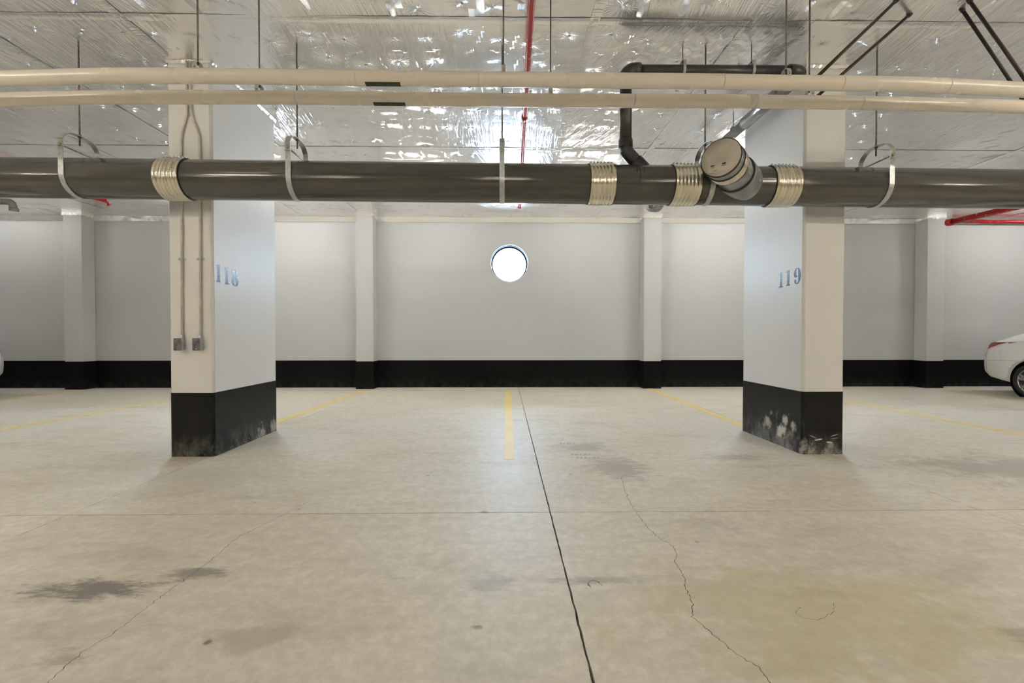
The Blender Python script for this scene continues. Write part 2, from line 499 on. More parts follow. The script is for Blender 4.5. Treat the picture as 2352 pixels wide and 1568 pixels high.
def tag(o, label, cat, group=None):
    o['label'] = label; o['category'] = cat
    if group: o['group'] = group
    return o

def struct(o):
    o['kind'] = 'structure'
    return o

# children of a thing keep world coordinates: things here sit at the origin of their base
class Part(MB):
    """mesh given in world coordinates, re-based on its thing's location"""
    def to(self, name, mat, root, **k):
        base = Vector((0, 0, 0)); r = root
        while r is not None:
            base += r.location; r = r.parent
        self.v = [tuple(Vector(v) - base) for v in self.v]
        return self.build(name, mat, root, **k)

def arc(c, r, a0, a1, n, plane='yz', x=0):
    out = []
    for i in range(n+1):
        a = a0 + (a1-a0)*i/n
        out.append((x, c[0] + r*math.cos(a), c[1] + r*math.sin(a)))
    return out

# ================================================================== ROOM SHELL
XL, XR, YB = -17.0, 17.0, -9.0
# --- floor: slabs parted by saw-cut joints over a dark bed
floor = struct(MB().box(XL, XR, YB, WALL_Y, -0.30, -0.035).build('floor', 'crack'))
xj = [XL, -14.2, -8.4, -2.67, 0.28, 2.98, 8.7, 14.2, XR]
yj = [YB, -3.2, 0.2, 2.805, 5.13, WALL_Y]
def jag(p0, p1, amp):
    p0, p1 = Vector(p0), Vector(p1)
    L = (p1-p0).length; n = max(2, int(L/0.035)) if amp else 1
    d = (p1-p0)/n; nn = Vector((-d.y, d.x)).normalized() if L else Vector((0, 0))
    return [p0 + d*i + nn*(random.uniform(-amp, amp) if 0 < i else 0) for i in range(n)]
for i in range(len(xj)-1):
    for j in range(len(yj)-1):
        x0, x1, y0, y1 = xj[i], xj[i+1], yj[j], yj[j+1]
        gx0 = 0.0042 if abs(x0-0.28) < .01 else 0.0020
        gx1 = 0.0042 if abs(x1-0.28) < .01 else 0.0020
        near = y0 > -1 and abs(x0) < 9
        g = 0.0022 if j < 3 else 0.001
        am = 0.0016 if near else 0
        ga = 0.0042 if abs(y0-2.805) < .01 else g; gb = 0.0042 if abs(y1-2.805) < .01 else g
        a, b, c, d = (x0+gx0, y0+ga), (x1-gx1, y0+ga), (x1-gx1, y1-gb), (x0+gx0, y1-gb)
        poly = jag(a, b, am) + jag(b, c, am*1.2) + jag(c, d, am) + jag(d, a, am*1.2)
        mb = MB(); n = len(poly)
        mb.add([(p.x, p.y, -0.04) for p in poly] + [(p.x, p.y, 0.0) for p in poly],
               [tuple(range(n, 2*n))] + [(k, (k+1) % n, n+(k+1) % n, n+k) for k in range(n)])
        mb.build('concrete_slab', 'concrete', floor, fix=False)

# painted stall lines (parts of the floor)
def line(x0, y0, x1, y1, w):
    d = (Vector((x1, y1)) - Vector((x0, y0))); L = d.length; d.normalize(); nn = Vector((-d.y, d.x))
    n = max(3, int(L/0.06)); vs = []; fs = []
    for k in range(n+1):
        c = Vector((x0, y0)) + d*(L*k/n)
        for s in (1, -1):
            q = c + nn*(s*(w/2 + random.uniform(-.003, .003)))
            vs += [(q.x, q.y, 0.0), (q.x, q.y, 0.0015)]
    for k in range(n):
        o = k*4
        fs += [(o+1, o+3, o+7, o+5), (o, o+1, o+5, o+4), (o+3, o+2, o+6, o+7)]
    return MB().add(vs, fs).build('painted_line', 'yellow', floor)
l = line(0.065, 9.24, 0.038, 4.0, 0.098); l['label'] = 'short yellow stall line running to the wall under the round window'
line(-2.79, 9.27, -2.885, 5.29, 0.098)['label'] = 'yellow stall line from left pilaster to back of column 118'
line(2.965, 9.32, 2.875, 5.22, 0.098)['label'] = 'yellow stall line from right pilaster to back of column 119'
line(-5.49, 9.57, -5.98, 4.0, 0.098)
line(-8.50, 9.57, -8.50, 4.0, 0.098)
line(5.80, 9.57, 5.66, 4.0, 0.098)
line(8.90, 9.3, 8.99, 4.0, 0.098)

# cracks (thin dark threads in the slab)
def crack(pts, w, name='crack'):
    P = [Vector((p[0], p[1])) for p in pts]; out = []
    for a, b in zip(P, P[1:]):
        n = max(2, int((b-a).length/0.012))
        for k in range(n):
            out.append(a + (b-a)*k/n + Vector((random.gauss(0, .0035), random.gauss(0, .003))))
    out.append(P[-1]); vs = []; fs = []
    for k, c in enumerate(out):
        t = (out[min(k+1, len(out)-1)] - out[max(0, k-1)]).normalized(); nn = Vector((-t.y, t.x))
        ww = w*random.uniform(0.45, 1.2)
        for s in (1, -1):
            q = c + nn*ww*s/2; vs.append((q.x, q.y, 0.0006))
    fs = [(2*k, 2*k+1, 2*k+3, 2*k+2) for k in range(len(out)-1)]
    return MB().add(vs, fs).build(name, 'crack', floor)
crack([(0.90, 3.5), (0.83, 3.07), (0.812, 2.78), (0.814, 2.55), (0.841, 2.41), (0.878, 2.34), (0.858, 2.24), (0.823, 2.18), (0.815, 2.04),
       (0.774, 1.92), (0.771, 1.84), (0.732, 1.75), (0.756, 1.67), (0.779, 1.60), (0.797, 1.545), (0.838, 1.48), (0.837, 1.43), (0.83, 1.25), (0.9, 0.9)], 0.0032)
crack([(-1.30, 3.0), (-1.452, 2.474), (-1.436, 2.21), (-1.445, 2.02), (-1.447, 1.83), (-1.443, 1.68), (-1.465, 1.60), (-1.46, 1.52), (-1.447, 1.43), (-1.43, 1.1)], 0.0026)

# scratch, ring mark and a print of tyre tread on the slab
crack([(1.187, 1.805), (1.150, 1.765), (1.158, 1.735), (1.21, 1.722), (1.30, 1.77), (1.353, 1.836)], 0.0018, 'scratch')
crack([(.395+.028*math.cos(a/5*PI*1.3-.2), 1.985+.032*math.sin(a/5*PI*1.3-.2)) for a in range(6)], 0.006, 'ring_mark')
M['tread_print'] = simple('grey_tread_print', (0.44, 0.425, 0.385), 0.6, 0, 0.15, 30)
mb = MB()
for (y, x0, n, w) in ((4.13, 0.60, 5, .032), (4.02, 0.63, 6, .030), (4.55, 0.55, 5, .026)):
    for k in range(n):
        x = x0 + k*w*1.25; a = random.uniform(.6, 1)
        mb.add([(x, y, .0005), (x+w*a, y+.01, .0005), (x+w*a+.008, y+.07*a, .0005), (x+.008, y+.062*a, .0005)], [(0, 1, 2, 3)])
tp = mb.build('tread_print', 'tread_print', floor, fix=False); tp['kind'] = 'stuff'

# --- back wall with a round hole
def wall_with_holes(y0, y1, x0, x1, z0, z1, cxs, cz, r):
    mb = MB(); N = 64; hw = 0.7
    for cx in cxs:
        sq = []; ci = []
        for k in range(N):
            a = 2*PI*k/N
            c, s = math.cos(a), math.sin(a)
            m = max(abs(c), abs(s))
            sq.append((cx + hw*c/m, cz + hw*s/m)); ci.append((cx + r*c, cz + r*s))
        for y in (y0, y1):
            mb.add([(x, y, z) for x, z in sq] + [(x, y, z) for x, z in ci], [(k, (k+1) % N, N+(k+1) % N, N+k) for k in range(N)])
        mb.add([(x, y0, z) for x, z in ci] + [(x, y1, z) for x, z in ci], [(k, (k+1) % N, N+(k+1) % N, N+k) for k in range(N)])
    xs = [x0] + [v for cx in sorted(cxs) for v in (cx-hw, cx+hw)] + [x1]
    for y in (y0, y1):
        for i in range(len(xs)-1):
            a, b = xs[i], xs[i+1]
            for (c, d) in (((z0, cz-hw), (cz+hw, z1)) if i % 2 else ((z0, z1),)):
                mb.add([(a, y, c), (b, y, c), (b, y, d), (a, y, d)], [(0, 1, 2, 3)])
    return mb
wall_back = struct(wall_with_holes(WALL_Y, WALL_Y+0.30, XL, XR, -0.3, CEIL+0.3, WIN_X, WIN[1], WIN[2]).build('wall_back', 'wall', fix=False))
struct(MB().box(XL-0.2, XL, YB, WALL_Y+0.3, -0.3, CEIL+0.3).build('wall_left', 'wall'))
struct(MB().box(XR, XR+0.2, YB, WALL_Y+0.3, -0.3, CEIL+0.3).build('wall_right', 'wall'))
struct(MB().box(XL-0.2, XR+0.2, YB-0.2, YB, -0.3, CEIL+0.3).build('wall_front', 'wall'))
BAND = 0.568
struct(MB().box(XL, XR, WALL_Y-0.004, WALL_Y, 0.0, BAND).build('baseboard_back', 'black_wall'))
struct(MB().box(XL, XL+0.004, YB, WALL_Y, 0.0, BAND).build('baseboard_left', 'black_wall'))
struct(MB().box(XR-0.004, XR, YB, WALL_Y, 0.0, BAND).build('baseboard_right', 'black_wall'))
struct(MB().box(XL, XR, YB, YB+0.004, 0.0, BAND).build('baseboard_front', 'black_wall'))

# pilasters are part of the wall
PIL = [(-8.86, -8.49), (-3.03, -2.675), (2.845, 3.205), (8.72, 9.09), (-14.9, -14.53), (14.6, 14.97)]
PF = WALL_Y - 0.29
for (a, b) in PIL:
    p_ = MB().box(a, b, PF, WALL_Y-0.004, 0, CEIL).build('pilaster', 'pilaster', wall_back, bevel=0.006)
    MB().box(a-0.003, b+0.003, PF-0.003, WALL_Y-0.006, 0, BAND-0.004).build('painted_base', 'black_wall', p_)
    # crumpled foil turned down over the pilaster head
    mb = MB(); n = 26; vs = []; fs = []
    path = [(a-0.012, WALL_Y-0.02), (a-0.012, PF-0.012), (b+0.012, PF-0.012), (b+0.012, WALL_Y-0.02)]
    for (q0, q1) in zip(path, path[1:]):
        base = len(vs)
        for k in range(n+1):
            t = k/n; x = q0[0]+(q1[0]-q0[0])*t; y = q0[1]+(q1[1]-q0[1])*t
            dz = random.uniform(-.012, .012); o_ = random.uniform(-.004, .004)
            vs += [(x+o_, y+o_, CEIL-0.055+dz), (x, y, CEIL)]
        fs += [(base+2*k, base+2*k+2, base+2*k+3, base+2*k+1) for k in range(n)]
    mb.add(vs, fs).build('foil_flap', 'foil_tape', p_)

# --- round window
for wk, cx in enumerate(WIN_X):
    win = struct(bpy.data.objects.new('window_%d' % (wk+1), None)); COL.objects.link(win)
    cz, r = WIN[1:]
    mb = MB().lathe((cx, WALL_Y-0.006, cz), (0, 1, 0), [(0.0, r+0.004), (0.0, r-0.016), (0.012, r-0.016), (0.012, r+0.004)], 72, closed=True)
    mb.build('window_flange', 'flange', win)
    MB().lathe((cx, WALL_Y+0.004, cz), (0, 1, 0), [(0.0, r-0.001), (0.0, r-0.016), (0.24, r-0.016), (0.24, r-0.001)], 72, closed=True).build('window_sleeve', 'sleeve', win)
    MB().lathe((cx, WALL_Y+0.185, cz), (0, 1, 0), [(0.0, r-0.017), (0.0, r-0.034), (0.006, r-0.046), (0.03, r-0.046), (0.03, r-0.017)], 72, closed=True).build('window_frame', 'sleeve', win)
    MB().lathe((cx, WALL_Y+0.20, cz), (0, 1, 0), [(0.0, 0.0), (0.0, r-0.047)], 72, smooth=False).build('window_pane', 'pane', win)

# --- ceiling: slab with foil-faced insulation boards pinned under it
ceil_ = struct(MB().box(XL, XR, YB, WALL_Y, CEIL+0.05, CEIL+0.3).build('ceiling', 'slab_above'))
pin_me = MB().lathe((0, 0, 0), (0, 0, -1), [(-0.002, 0.013), (0.001, 0.013), (0.002, 0.008), (0.002, 0.0)], 10).build('pin_washer', 'pin')
pin_mesh = pin_me.data
bpy.data.objects.remove(pin_me)
pin_far = MB(); n_pins = [0]
pdisc = [tuple(v.co) for v in pin_mesh.vertices]; pfac = [tuple(p.vertices) for p in pin_mesh.polygons]

def smooth_noise(x, y, k, amp, seed):
    rg = np.random.default_rng(seed); z = np.zeros_like(x)
    for _ in range(7):
        a = rg.uniform(0, 2*PI); f = k*rg.uniform(0.5, 1.6); z += np.sin(f*(x*math.cos(a)+y*math.sin(a)) + rg.uniform(0, 6.3))
    return z*amp/2.6

def board(x0, x1, y0, y1, res, idx, coarse=False):
    g = 0.0
    xs = np.linspace(x0+g, x1-g, max(3, int((x1-x0)/res)+1)); ys = np.linspace(y0+g, y1-g, max(3, int((y1-y0)/res)+1))
    X, Y = np.meshgrid(xs, ys); nx, ny = len(xs), len(ys)
    X = X.ravel(); Y = Y.ravel()
    pins = []
    if not coarse:
        kx = max(1, round((x1-x0)/0.31)); ky = max(1, round((y1-y0)/0.42))
        for i in range(kx):
            for j in range(ky):
                if RNG.random() < 0.07: continue
                pins.append((x0 + (i+0.5)*(x1-x0)/kx + RNG.normal(0, .035), y0 + (j+0.5)*(y1-y0)/ky + RNG.normal(0, .05), RNG.uniform(0, 400)))
    z = np.zeros_like(X)
    z += smooth_noise(X, Y, 5.0, 0.0026, 11) + smooth_noise(X, Y, 15.0, 0.0004, 12) + RNG.uniform(-.0003, .0003)
    pinv = np.zeros((len(X), 3)); pinv[:, 0] = 9
    pw = np.zeros(len(X))
    if pins:
        pa = np.array(pins)
        d2 = (X[:, None]-pa[:, 0])**2 + (Y[:, None]-pa[:, 1])**2
        k = d2.argmin(1); dm = np.sqrt(d2[np.arange(len(X)), k])
        z += 0.002*np.exp(-(dm/0.03)**2) + 0.002*np.exp(-(dm/0.10)**2)       # foil pulled up at each fastener
        if len(pa) > 1:
            ds = np.sqrt(np.partition(d2, 1, axis=1)[:, :2])
            pw = np.clip((ds[:, 1]-ds[:, 0])/0.09 - 0.25, 0, 1)
        pinv[:, 0] = X - pa[k, 0]; pinv[:, 1] = Y - pa[k, 1]; pinv[:, 2] = pa[k, 2]
    z += np.exp(-((X-2.0)/0.75)**4 - ((Y-3.86)/0.20)**4)*(smooth_noise(X, Y, 38.0, 0.0035, 13) + smooth_noise(X, Y, 70.0, 0.0020, 14))
    e = np.minimum(np.minimum(X-x0, x1-X), np.minimum(Y-y0, y1-Y))
    z += 0.0002*np.exp(-(e/0.02)**2)                                            # rolled board edges
    z += CEIL - 0.004
    co = np.stack([X, Y, z], 1)
    a = (np.arange(ny-1)[:, None]*nx + np.arange(nx-1)[None, :]).ravel()
    q = np.stack([a, a+nx, a+nx+1, a+1], 1)                                      # facing down
    me = bpy.data.meshes.new('foil_board')
    me.vertices.add(len(co)); me.vertices.foreach_set('co', co.ravel())
    me.loops.add(q.size); me.loops.foreach_set('vertex_index', q.ravel().astype(np.int32))
    me.polygons.add(len(q)); me.polygons.foreach_set('loop_start', np.arange(0, q.size, 4, dtype=np.int32))
    me.polygons.foreach_set('use_smooth', np.ones(len(q), dtype=bool))
    me.update(calc_edges=True)
    th = RNG.normal(0, 0.16); ox, oy = RNG.uniform(0, 90, 2)
    uvv = np.stack([X*math.cos(th) - Y*math.sin(th) + ox, X*math.sin(th) + Y*math.cos(th) + oy], 1)
    ul = me.uv_layers.new(name='UVMap'); ul.data.foreach_set('uv', uvv[q.ravel()].ravel())
    at = me.attributes.new('pin', 'FLOAT_VECTOR', 'POINT'); at.data.foreach_set('vector', pinv.ravel())
    aw = me.attributes.new('pin_weight', 'FLOAT', 'POINT'); aw.data.foreach_set('value', pw)
    me.materials.append(M['foil'])
    o = bpy.data.objects.new('foil_board', me); COL.objects.link(o); o.parent = ceil_
    for (px, py, _) in pins:
        if py < 3.05 or abs(px) > 1.15*py+0.3: continue
        pz = CEIL + 0.004
        if py < 5.6 and n_pins[0] < 290:
            n_pins[0] += 1
            po_ = bpy.data.objects.new('pin_washer', pin_mesh); COL.objects.link(po_); po_.parent = o; po_.location = (px, py, pz - 0.002)
        else:
            pin_far.add([(v[0]+px, v[1]+py, v[2]+pz) for v in pdisc], pfac, True)

bx = [-0.52 + 1.22*k for k in range(-13, 15)]
by = [1.14, 3.58, 6.02, 8.46, WALL_Y]
idx = 0
for i in range(len(bx)-1):
    x0, x1 = max(bx[i], XL), min(bx[i+1], XR)
    if x1 - x0 < 0.1: continue
    for j in range(len(by)-1):
        idx += 1
        near = min(abs(x0), abs(x1)) < 1.25*by[j+1] + 0.5 and j > 0
        board(x0, x1, by[j], by[j+1], 0.02 if (near and j <= 1) else (0.03 if near else 0.06), idx)
for i in range(4):
    for j in range(2):
        idx += 1
        board(XL+i*8.5, XL+(i+1)*8.5, YB + j*5.07, YB+(j+1)*5.07, 0.15, idx, True)
pf = pin_far.build('pin_washer', 'pin', ceil_); pf['kind'] = 'stuff'

# foil tape over the board joints, slightly puckered
def tape(p0, p1, w):
    P0, P1 = Vector(p0), Vector(p1); L = (P1-P0).length; d = (P1-P0)/L; nn = Vector((-d.y, d.x, 0)); n = int(L/0.05)
    vs = []; fs = []
    for k in range(n+1):
        c = P0 + d*(L*k/n)
        for m_ in range(5):
            s = (m_-2)/2
            q = c + nn*(s*w/2 + (random.uniform(-.003, .003) if abs(s) == 1 else 0))
            vs.append((q.x, q.y, CEIL - 0.0075 + (0.003 if m_ == 2 else 0) + random.uniform(-.0012, .0012)))
    fs = [(5*k+m_, 5*k+m_+1, 5*k+m_+6, 5*k+m_+5) for k in range(n) for m_ in range(4)]
    mb = MB().add(vs, fs, True)
    o = mb.build('foil_tape', 'foil_tape', ceil_, fix=False)
    ul = o.data.uv_layers.new(name='UVMap')
    for lp in o.data.loops:
        co = o.data.vertices[lp.vertex_index].co
        ul.data[lp.index].uv = (co.dot(d)*0.6, co.dot(nn)) if abs(d.y) < .5 else (co.y*0.6, co.x)
for x in bx:
    if abs(x) < 11 and random.random() < 0.4: tape((x, 3.1, 0), (x, WALL_Y-0.05, 0), 0.075)
for y in (3.58, 6.02):
    tape((-9, y, 0), (9, y, 0), 0.08)

# foil strip turned down along the wall head, between pilasters
segs = [(XL, -14.9)] + [(PIL[i][1], PIL[i+1][0]) for i in range(3)] + [(-14.53, -8.86), (9.09, 14.6), (14.97, XR)]
for k, (a, b) in enumerate(segs):
    n = max(4, int((b-a)/0.05)); vs = []; fs = []
    for i in range(n+1):
        x = a + (b-a)*i/n
        vs += [(x, WALL_Y-0.012-random.uniform(0, .012), CEIL-0.098+random.uniform(-.004, .004)), (x, WALL_Y-0.035-random.uniform(0, .022), CEIL-0.05),
               (x, WALL_Y-0.075, CEIL-0.004)]
    fs = [(3*i+m_, 3*i+3+m_, 3*i+4+m_, 3*i+1+m_) for i in range(n) for m_ in (0, 1)]
    o = MB().add(vs, fs, True).build('trim_%d' % (k+1), 'foil_tape', fix=False)
    struct(o)

# ================================================================== COLUMNS
def rounded_rect(x0, x1, y0, y1, c):
    return [(x0+c, y0), (x1-c, y0), (x1, y0+c), (x1, y1-c), (x1-c, y1), (x0+c, y1), (x0, y1-c), (x0, y0+c)]
def column(x0, x1, y0, y1, label, mat):
    root = thing('column', label, 'column', ((x0+x1)/2, (y0+y1)/2, 0))
    Part().prism(rounded_rect(x0, x1, y0, y1, 0.018), ((0, 0, 0), (1, 0, 0), (0, 1, 0), (0, 0, 1)), CEIL-0.003).to('shaft', 'column', root, bevel=0.004)
    e = 0.0025
    Part().prism(rounded_rect(x0-e, x1+e, y0-e, y1+e, 0.018), ((0, 0, 0), (1, 0, 0), (0, 1, 0), (0, 0, 1)), 0.578).to('painted_base', mat, root)['label'] = 'black painted base band'
    # ragged foil edge round the head of the shaft
    path = [(x0, y0), (x1, y0), (x1, y1), (x0, y1), (x0, y0)]; vs = []; fs = []
    c0 = Vector(((x0+x1)/2, (y0+y1)/2))
    for q0, q1 in zip(path, path[1:]):
        n = max(6, int((Vector(q1)-Vector(q0)).length/0.02)); base = len(vs)
        nn = Vector((q1[1]-q0[1], q0[0]-q1[0])).normalized()
        for k in range(n+1):
            t = k/n; p = Vector((q0[0]+(q1[0]-q0[0])*t, q0[1]+(q1[1]-q0[1])*t))
            a_ = p + nn*random.uniform(.005, .012); b_ = p + nn*0.022
            vs += [(a_.x, a_.y, CEIL-0.020-random.uniform(0, .014)), (b_.x, b_.y, CEIL-0.002)]
        fs += [(base+2*k, base+2*k+2, base+2*k+3, base+2*k+1) for k in range(n)]
    Part().add(vs, fs).to('foil_collar', 'foil_tape', root)
    return root
colL = column(-3.024, -2.630, 4.146, 5.273, 'white painted concrete column numbered 118, two conduits on its front', 'black_left')
colR = column(2.735, 3.122, 4.138, 5.195, 'white painted concrete column numbered 119 with scuffed black base', 'black_right')

ONE = [(0.02, 0), (0.98, 0), (0.96, .05), (0.80, .10), (0.78, .18), (0.76, 1), (0.46, 1), (0.0, .93), (0.0, .885), (0.24, .86), (0.27, .80), (0.27, .18), (0.25, .10), (0.04, .05)]
EL = [(.44, 1), (.27, .98), (.13, .92), (.05, .82), (.05, .72), (.11, .63), (.22, .555), (.10, .48), (.01, .37), (0, .24), (.06, .12), (.18, .035), (.44, 0),
      (.44, .05), (.385, .12), (.37, .22), (.385, .33), (.46, .47), (.46, .57), (.40, .66), (.385, .78), (.40, .90), (.44, .955)]
ER = [(1-a, b) for a, b in reversed(EL)]
N1 = [(.43, 1), (.24, .96), (.08, .84), (0, .68), (.01, .55), (.08, .45), (.22, .41), (.38, .43), (.48, .49), (.46, .54), (.38, .54), (.34, .62), (.34, .80), (.38, .93), (.44, .97)]
N2 = [(.54, 1), (.72, .96), (.90, .84), (.99, .66), (1, .48), (.95, .30), (.84, .14), (.68, .04), (.46, 0), (.25, .02), (.12, .08), (.06, .17), (.09, .26), (.18, .31),
      (.28, .30), (.34, .24), (.33, .16), (.30, .10), (.38, .055), (.50, .06), (.60, .14), (.635, .30), (.64, .50), (.635, .74), (.60, .92), (.54, .96)]
def digit(parent, polys, frame, w, h, k):
    O, U, V, Nn = [Vector(q) for q in frame]
    mb = Part()
    for p_ in polys:
        mb.prism([(a*w, b*h) for a, b in p_], (O, U, V, Nn), 0.0012)
    o = mb.to('stencil_digit', 'digit', parent); o['label'] = 'black stencilled digit ' + k
for (y, w, z, ps, k) in ((4.192, .068, 1.583, [ONE], '1'), (4.318, .068, 1.578, [ONE], '1'), (4.428, .110, 1.573, [EL, ER], '8')):
    digit(colL, ps, ((-2.630, y, z), (0, 1, 0), (0, 0, 1), (1, 0, 0)), w, 0.162, k)
for (y, w, z, ps, k) in ((4.512, .068, 1.570, [ONE], '1'), (4.398, .066, 1.575, [ONE], '1'), (4.275, .100, 1.577, [N1, N2], '9')):
    digit(colR, ps, ((2.735, y, z), (0, -1, 0), (0, 0, 1), (-1, 0, 0)), w, 0.150, k)

# chips and scratches on the front of column 119's black base
for pts, w in (([(2.80, .178), (2.83, .165), (2.87, .150)], .006), ([(2.85, .130), (2.89, .137), (2.925, .142)], .016), ([(3.0, .165), (3.03, .175), (3.075, .188)], .007),
               ([(3.0, .143), (3.04, .146), (3.07, .152)], .004), ([(2.96, .112), (2.99, .112), (3.02, .108)], .018), ([(3.024, .080), (3.03, .10)], .006), ([(2.745, .30), (2.75, .24), (2.748, .20)], .003)):
    vs = []; n = len(pts)*5
    out = []
    for k in range(n):
        t = k/(n-1)*(len(pts)-1); i = min(int(t), len(pts)-2); f = t-i
        x = pts[i][0]*(1-f)+pts[i+1][0]*f; z = pts[i][1]*(1-f)+pts[i+1][1]*f
        ww = w*(0.25+math.sin(PI*k/(n-1)))*random.uniform(.5, 1)
        out.append((x, z, ww))
    poly = [(x, z+ww/2) for x, z, ww in out] + [(x, z-ww/2) for x, z, ww in reversed(out)]
    Part().prism(poly, ((0, 4.1355, 0), (1, 0, 0), (0, 0, 1), (0, -1, 0)), 0.0006).to('scuff_mark', 'scuff', colR)

# ================================================================== CONDUITS ON COLUMN 118
def conduit(xc, path, label):
    root = thing('electrical_conduit', label, 'conduit', (xc, 4.13, 0.96), 'conduits on column 118')
    # boxes stand proud of the face, knock-out box with a darker cover plate
    x0, x1, z0, z1 = xc-0.031, xc+0.031, 0.964, 1.068
    Part().box(x0, x1, 4.089, 4.145, z0, z1).to('junction_box', 'galv', root, bevel=0.004)
    Part().box(x0-0.003, x1+0.003, 4.0855, 4.089, z0-0.003, z1+0.003).to('cover_plate', 'zinc_box', root, bevel=0.0015)
    for dx, dz in ((0, .04), (0, -.04)):
        Part().lathe((xc+dx, 4.0855, 1.016+dz), (0, -1, 0), [(0, .006), (.003, .005), (.0035, 0)], 10).to('screw', 'galv', root)
    Part().tube(path, 0.0105, 14).to('conduit_tube', 'conduit', root)
    Part().lathe((path[0][0], path[0][1], 1.066), (0, 0, 1), [(0, .017), (.025, .017), (.030, .013), (.034, .013)], 14).to('connector', 'galv', root)
    for z in (1.78, ):
        x = path[0][0]
        s = Part(); s.ribbon([(x-.035, 4.142, z), (x-.015, 4.142, z), (x-.0125, 4.125, z), (x, 4.118, z), (x+.0125, 4.125, z), (x+.015, 4.142, z), (x+.035, 4.142, z)], (0, 0, 1), .018, .002)
        s.to('pipe_strap', 'galv', root)
    return root
Yc = 4.1325
def soft(pts, n=6):
    # round the corners of a polyline
    out = [Vector(pts[0])]
    for a, b, c in zip(pts, pts[1:], pts[2:]):
        a, b, c = Vector(a), Vector(b), Vector(c)
        r_ = min((a-b).length, (c-b).length)*0.45
        p0 = b + (a-b).normalized()*r_; p1 = b + (c-b).normalized()*r_
        for k in range(n+1):
            t = k/n; out.append(p0*(1-t)**2 + b*2*t*(1-t) + p1*t*t)
    out.append(Vector(pts[-1]))
    return out
conduit(-2.911, soft([(-2.900, Yc, 1.06), (-2.892, Yc, 2.90), (-2.838, Yc, 3.04), (-2.836, Yc, 3.54)]), 'grey steel conduit and box on column 118, nearer its left edge')
conduit(-2.746, soft([(-2.736, Yc, 1.06), (-2.728, Yc, 2.76), (-2.728, Yc, 2.88), (-2.806, Yc, 3.07), (-2.806, Yc, 3.54)]), 'grey steel conduit and box on column 118, nearer the numbered side')

# ================================================================== MAIN DRAIN PIPE
PY, PR = 3.9, 0.163
def pz(x): return 2.391 - 0.0064*x
drain = thing('drain_pipe', 'large dark grey plastic drain pipe running straight across the bay between columns', 'pipe', (0, PY, 2.391-PR))
Part().tube([(-13, PY, pz(-13)), (0, PY, pz(0)), (13, PY, pz(13))], PR, 64).to('pipe', 'pvc', drain)
def coupling(x0, x1, up=0):
    prof = [(0.0, PR), (0.0, PR+.007)]
    n = 7; L = x1-x0
    for k in range(n):
        a = L*(k+0.06)/n; b = L*(k+0.94)/n; m = (a+b)/2
        prof += [(a, PR+.006), (a+(m-a)*.35, PR+.0105), (b-(b-m)*.35, PR+.0105), (b, PR+.006)]
    prof += [(L, PR+.007), (L, PR)]
    c = Part().lathe((x0, PY, pz((x0+x1)/2)), (1, 0, 0), prof, 64).to('coupling', 'stainless', drain)
    c['label'] = 'ribbed stainless steel coupling sleeve'
    g = Part().lathe((x0-.006, PY, pz(x0)), (1, 0, 0), [(0, PR), (0, PR+.006), (.007, PR+.006)], 64)
    g.to('gasket_edge', 'rubber', c)
    g = Part().lathe((x1-.001, PY, pz(x1)), (1, 0, 0), [(0, PR+.006), (.007, PR+.006), (.007, PR)], 64)
    base = Vector(drain.location) 
    g.to('gasket_edge', 'rubber', c)
    # clamp screws along the top, green print near the right edge
    s = Part()
    for k in range(7):
        x = x0 + L*(k+0.5)/n
        a = 1.35
        s.box(x-.008, x+.008, PY-math.cos(a)*(PR+.012)-.015, PY-math.cos(a)*(PR+.012)+.015, pz(x)+math.sin(a)*(PR+.010), pz(x)+math.sin(a)*(PR+.019))
    s.to('clamp_screw', 'galv', c)
    pr_ = Part()
    for k in range(6):
        a = 0.62 - k*0.075 + random.uniform(-.01, .01); x = x1 - L*0.19 + random.uniform(-.003, .003)
        for j in range(1):
            rr = PR+.0112
            vs = []
            for (dx, da) in ((-.004, -.026), (.005, -.022), (.003, .026), (-.005, .020)):
                vs.append((x+dx, PY-math.cos(a+da)*rr, pz(x)+math.sin(a+da)*rr))
            pr_.add(vs, [(0, 1, 2, 3)])
    pr_.to('green_print', 'green_ink', c, fix=False)
for a, b in ((-2.855, -2.652), (0.709, 0.915), (1.411, 1.626), (2.250, 2.463)): coupling(a, b)
# marker strokes scribbled on the pipe below the branch
def on_pipe(x, a, e=0.0006): return (x, PY-math.cos(a)*(PR+e), pz(x)+math.sin(a)*(PR+e))
for pts in ([(1.105, 1.05), (1.112, .75), (1.118, .4), (1.108, .1), (1.105, -.18)], [(1.09, .9), (1.098, .62), (1.088, .36)], [(1.135, .95), (1.15, .70), (1.152, .38)],
            [(1.175, .75), (1.178, .66), (1.172, .58)], [(1.065, .82), (1.060, .70)], [(1.09, .55), (1.085, .40)]):
    P = []
    for (x0, a0), (x1, a1) in zip(pts, pts[1:]):
        for k in range(5): P.append(on_pipe(x0+(x1-x0)*k/5, a0+(a1-a0)*k/5))
    P.append(on_pipe(*pts[-1]))
    Part().tube(P, 0.0022, 6).to('marker_stroke', 'marker_ink', drain)

